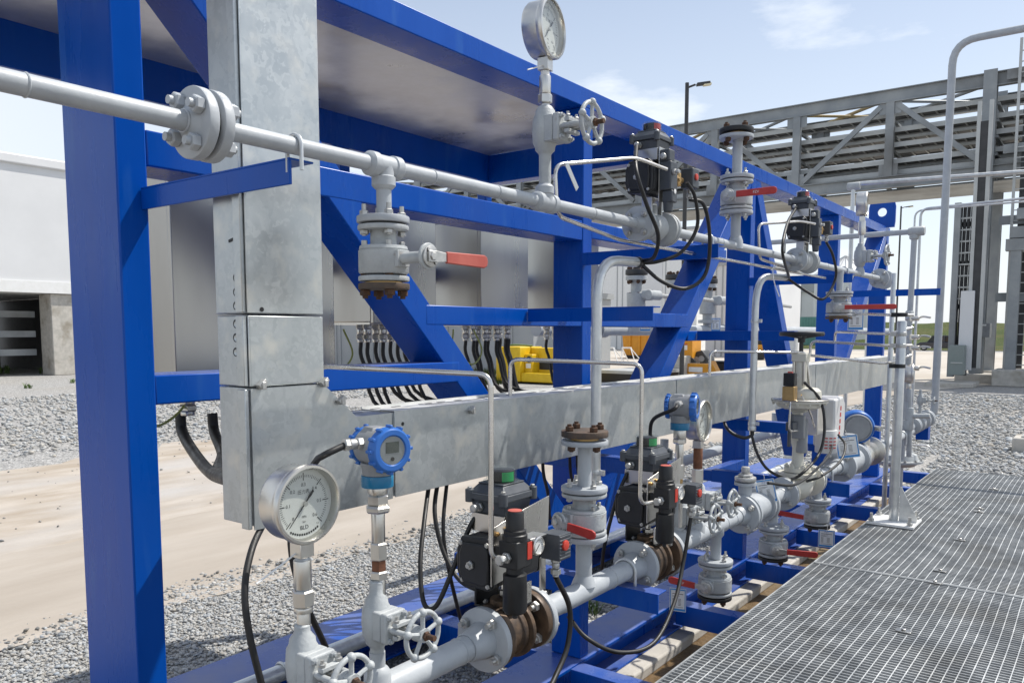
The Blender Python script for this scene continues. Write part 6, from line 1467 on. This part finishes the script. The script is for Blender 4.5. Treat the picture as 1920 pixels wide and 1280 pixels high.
def cable_riser():
    p = at(1838, 690, Z=.2)
    o, T = thing('cable_riser', 'vertical cable ladder full of black cables with a pale sheet metal cover at its foot', 'cable riser', (-3.9, 27.6, .2))
    Y = 28.0; X = lambda u: at(u, 450, Y=Y).x; Zz = lambda v: at(1835, v, Y=Y).z
    for u in (1824, 1846): b = MB('tray'); b.bx(X(u)-.05, X(u)+.05, Y, Y+.12, Zz(690), Zz(190)); b.build('side_rail', o)
    b = MB('blackpipe'); b.bx(X(1827), X(1843), Y+.03, Y+.1, Zz(690), Zz(228)); b.build('cable_bundle', o)
    b = MB('wall'); b.bx(X(1808), X(1834), Y-.15, Y-.02, Zz(694), Zz(545)); b.build('cover_sheet', o, bevel=.01)
    x0, x1 = X(1796), X(1818)
    for k in range(4):
        x = x0+(x1-x0)*k/3; b = MB('blackpipe'); b.cyl((x, Y+.4, .3), (x, Y+.4, Zz(380)), .05, seg=8); b.build('riser_cable', o)
    b = MB('tray'); z = Zz(560)
    while z < Zz(385): b.bx(x0-.15, x1+.15, Y+.33, Y+.345, z, z+.05); z += .35
    b.build('ladder_rungs', o)
    for v in (495, 578, 420): b = MB('rack'); b.bx(X(1790), X(1850), Y+.46, Y+.55, Zz(v), Zz(v)+.15); b.build('support_channel', o)
    b = MB('rack'); b.bx(X(1785), X(1797), Y+.2, Y+.5, .25, Zz(375)); b.build('side_column', o)
cable_riser()
def junction():
    Y = 27.3; X = lambda u: at(u, 690, Y=Y).x; Zz = lambda v: at(1795, v, Y=Y).z
    o, T = thing('junction_box', 'grey green electrical box on a concrete pad beside the cable riser', 'electrical box', (X(1795), Y, .1))
    b = MB('boxgrn'); b.bx(X(1777), X(1806), Y, Y+.5, max(.15, Zz(703)), Zz(647)); b.build('housing', o, bevel=.015)
    b = MB('tray'); b.bx(X(1782), X(1804), Y-.02, Y-.003, Zz(681), Zz(679)); b.build('latch_bar', o)
    b = MB('concrete'); b.bx(X(1740), X(1830), Y-.5, Y+1.0, 0, .14); b.build('pad', o, bevel=.02)
    Y2 = Y-1; o, T = thing('control_box', 'small pale grey box mounted on the bridge column', 'electrical box', (at(1850, 620, Y=29.6).x, 29.6, 2))
    X = lambda u: at(u, 620, Y=29.6).x; Zz = lambda v: at(1850, v, Y=29.6).z
    b = MB('tgrey'); b.bx(X(1832), X(1858), 29.3, 29.78, Zz(632), Zz(606)); b.build('housing', o, bevel=.01)
    b = MB('white'); b.bx(X(1838), X(1851), 29.29, 29.298, Zz(611), Zz(608)); b.build('name_strip', o)
junction()
def side_structure():
    p = at(1897, 705, Z=.3); o, T = thing('pipe_support', 'dark steel pipe support column on a concrete footing at the right edge', 'pipe support', (p.x, p.y, 0))
    Y = p.y; X = lambda u: at(u, 600, Y=Y).x; Zz = lambda v: at(1897, v, Y=Y).z
    b = MB('rack'); b.bx(X(1888), X(1908), Y-.02, Y, .5, Zz(470)); b.bx(X(1888), X(1908), Y+.25, Y+.27, .5, Zz(470)); b.bx(X(1897), X(1899), Y, Y+.25, .5, Zz(470)); b.build('column', o)
    b = MB('rack'); b.bx(X(1878), X(1950), Y-.05, Y+.3, Zz(470)+.003, Zz(448)); b.bx(X(1884), X(1950), Y+.0, Y+.9, Zz(446), Zz(425)); b.bx(X(1896), X(1950), Y-.1, Y+.6, Zz(412), Zz(392)); b.build('cross_beam', o)
    b = MB('concrete'); b.bx(X(1868), X(1960), Y-.5, Y+1.0, 0, .5); b.build('footing', o, bevel=.03)
    q = at(1918, 850, Z=0); o, T = thing('concrete_pedestal', 'small grey concrete pedestal on the gravel at the right edge', 'pedestal', q)
    b = MB('concrete'); b.bx(at(1896, 850, Y=q.y).x, q.x+.5, q.y, q.y+.55, 0, at(1918, 822, Y=q.y).z); b.build('block', o, bevel=.02)
    b = MB('zinc'); b.bx(at(1912, 850, Y=q.y).x, q.x+.3, q.y+.1, q.y+.4, at(1918, 822, Y=q.y).z+.002, at(1918, 819, Y=q.y).z); b.build('base_plate', o)
side_structure()
def lamp_post(u, vt, D, label, vb=None, arm=1.0):
    d = FW+RT*((u-960)/FPX); k = D/d.dot(FW); x, y = d.x*k, d.y*k; zt = at(u, vt, Y=y).z
    o, T = thing('lamp_post', label, 'lamp post', (x, y, 0), 0, 'lamp posts'); r = RT
    b = MB('blackpipe'); b.cyl((x, y, 0), (x, y, zt), .075, .06, seg=12); b.build('pole', o)
    e = Vector((x, y, zt-.05))+RT*arm*.35; f = Vector((x, y, zt+.0))+RT*arm
    b = MB('blackpipe'); b.tube([(x, y, zt-.15), e], .035, 8); b.box((e+f)/2, (arm*.55, .22, .07), Matrix.Rotation(YAW, 3, 'Z') @ Matrix.Rotation(R_(-8), 3, 'Y')); h = b.build('lamp_head', o, bevel=.01)
    b = MB('lampglass'); q = e+(f-e)*.75; b.box(q-Vector((0, 0, .04)), (arm*.32, .18, .05), Matrix.Rotation(YAW, 3, 'Z') @ Matrix.Rotation(R_(-8), 3, 'Y')); b.build('lens', h)
M['lampglass'] = mat('lamp_lens', (.85, .78, .55))
lamp_post(1277, 158, 26, 'dark lamp post rising above the bridge behind the upper actuator', arm=.75)
lamp_post(1674, 388, 62, 'distant thin lamp post right of the lifting lug', arm=.9)
lamp_post(1463, 425, 75, 'distant thin lamp post seen behind the farther upper actuator', arm=.8)
lamp_post(1887, 470, 90, 'distant thin pole by the grass bank near the right edge', arm=.5)
# ------------------------------------------------------------------ sky, sun, camera
SUN = Vector((.35, .58, 1.0)).normalized()
def sky():
    w = bpy.data.worlds.new('World'); scn.world = w; w.use_nodes = True; nt = w.node_tree; L = nt.links.new
    bg = nt.nodes['Background']; bg.inputs['Strength'].default_value = .12
    st = _n(nt, 'ShaderNodeTexSky'); st.sky_type = 'NISHITA'; st.sun_disc = False
    st.sun_elevation = math.asin(SUN.z); st.sun_rotation = math.atan2(SUN.x, SUN.y); st.air_density = 1.0; st.dust_density = 1.0; st.ozone_density = 1.0; st.altitude = 10
    tc = _n(nt, 'ShaderNodeTexCoord'); sp = _n(nt, 'ShaderNodeSeparateXYZ'); L(tc.outputs['Generated'], sp.inputs[0])
    mp = _n(nt, 'ShaderNodeMapping'); mp.inputs['Scale'].default_value = (1.0, 1.0, 3.2); mp.inputs['Location'].default_value = (.35, .1, .15); L(tc.outputs['Generated'], mp.inputs[0])
    nz = _n(nt, 'ShaderNodeTexNoise'); nz.inputs['Scale'].default_value = 3.0; nz.inputs['Detail'].default_value = 9; nz.inputs['Roughness'].default_value = .55; L(mp.outputs[0], nz.inputs['Vector'])
    mr = _n(nt, 'ShaderNodeMapRange'); mr.inputs['From Min'].default_value = .46; mr.inputs['From Max'].default_value = .62; L(nz.outputs['Fac'], mr.inputs['Value'])
    hz = _n(nt, 'ShaderNodeMapRange'); hz.inputs['From Min'].default_value = .42; hz.inputs['From Max'].default_value = .0; hz.inputs['To Min'].default_value = 0.26; hz.inputs['To Max'].default_value = .75; L(sp.outputs[2], hz.inputs['Value'])
    # thin high haze everywhere, thicker towards the horizon, with soft cloud banks
    mx = _n(nt, 'ShaderNodeMath', operation='MAXIMUM'); L(hz.outputs[0], mx.inputs[1])
    ml = _n(nt, 'ShaderNodeMath', operation='MULTIPLY'); L(mr.outputs[0], ml.inputs[0]); ml.inputs[1].default_value = .85; L(ml.outputs[0], mx.inputs[0])
    wx = _n(nt, 'ShaderNodeMapRange'); wx.inputs['From Min'].default_value = -.45; wx.inputs['From Max'].default_value = -.92; wx.inputs['To Max'].default_value = .8; L(sp.outputs[0], wx.inputs['Value'])
    m3 = _n(nt, 'ShaderNodeMath', operation='MAXIMUM'); L(mx.outputs[0], m3.inputs[0]); L(wx.outputs[0], m3.inputs[1]); mx = m3   # a bank of thin cloud in the west
    mix = _n(nt, 'ShaderNodeMixRGB'); L(mx.outputs[0], mix.inputs[0]); L(st.outputs[0], mix.inputs[1]); mix.inputs[2].default_value = (7.3, 7.75, 8.35, 1)
    L(mix.outputs[0], bg.inputs['Color'])
sky()
sd = bpy.data.lights.new('sun', 'SUN'); sd.energy = 4.4; sd.angle = R_(.5); sd.color = (1, .955, .88)
so = bpy.data.objects.new('sun', sd); COL.objects.link(so); so.rotation_euler = SUN.to_track_quat('Z', 'Y').to_euler(); so.location = (5, 5, 12)
make_camera()
vs_ = scn.view_settings; vs_.view_transform = 'Standard'; vs_.look = 'None'; vs_.exposure = 0.21; vs_.gamma = 1.0
scn.display_settings.display_device = 'sRGB'
scn.cycles.max_bounces = 8; scn.cycles.glossy_bounces = 4; scn.cycles.transparent_max_bounces = 8; scn.cycles.use_denoising = True
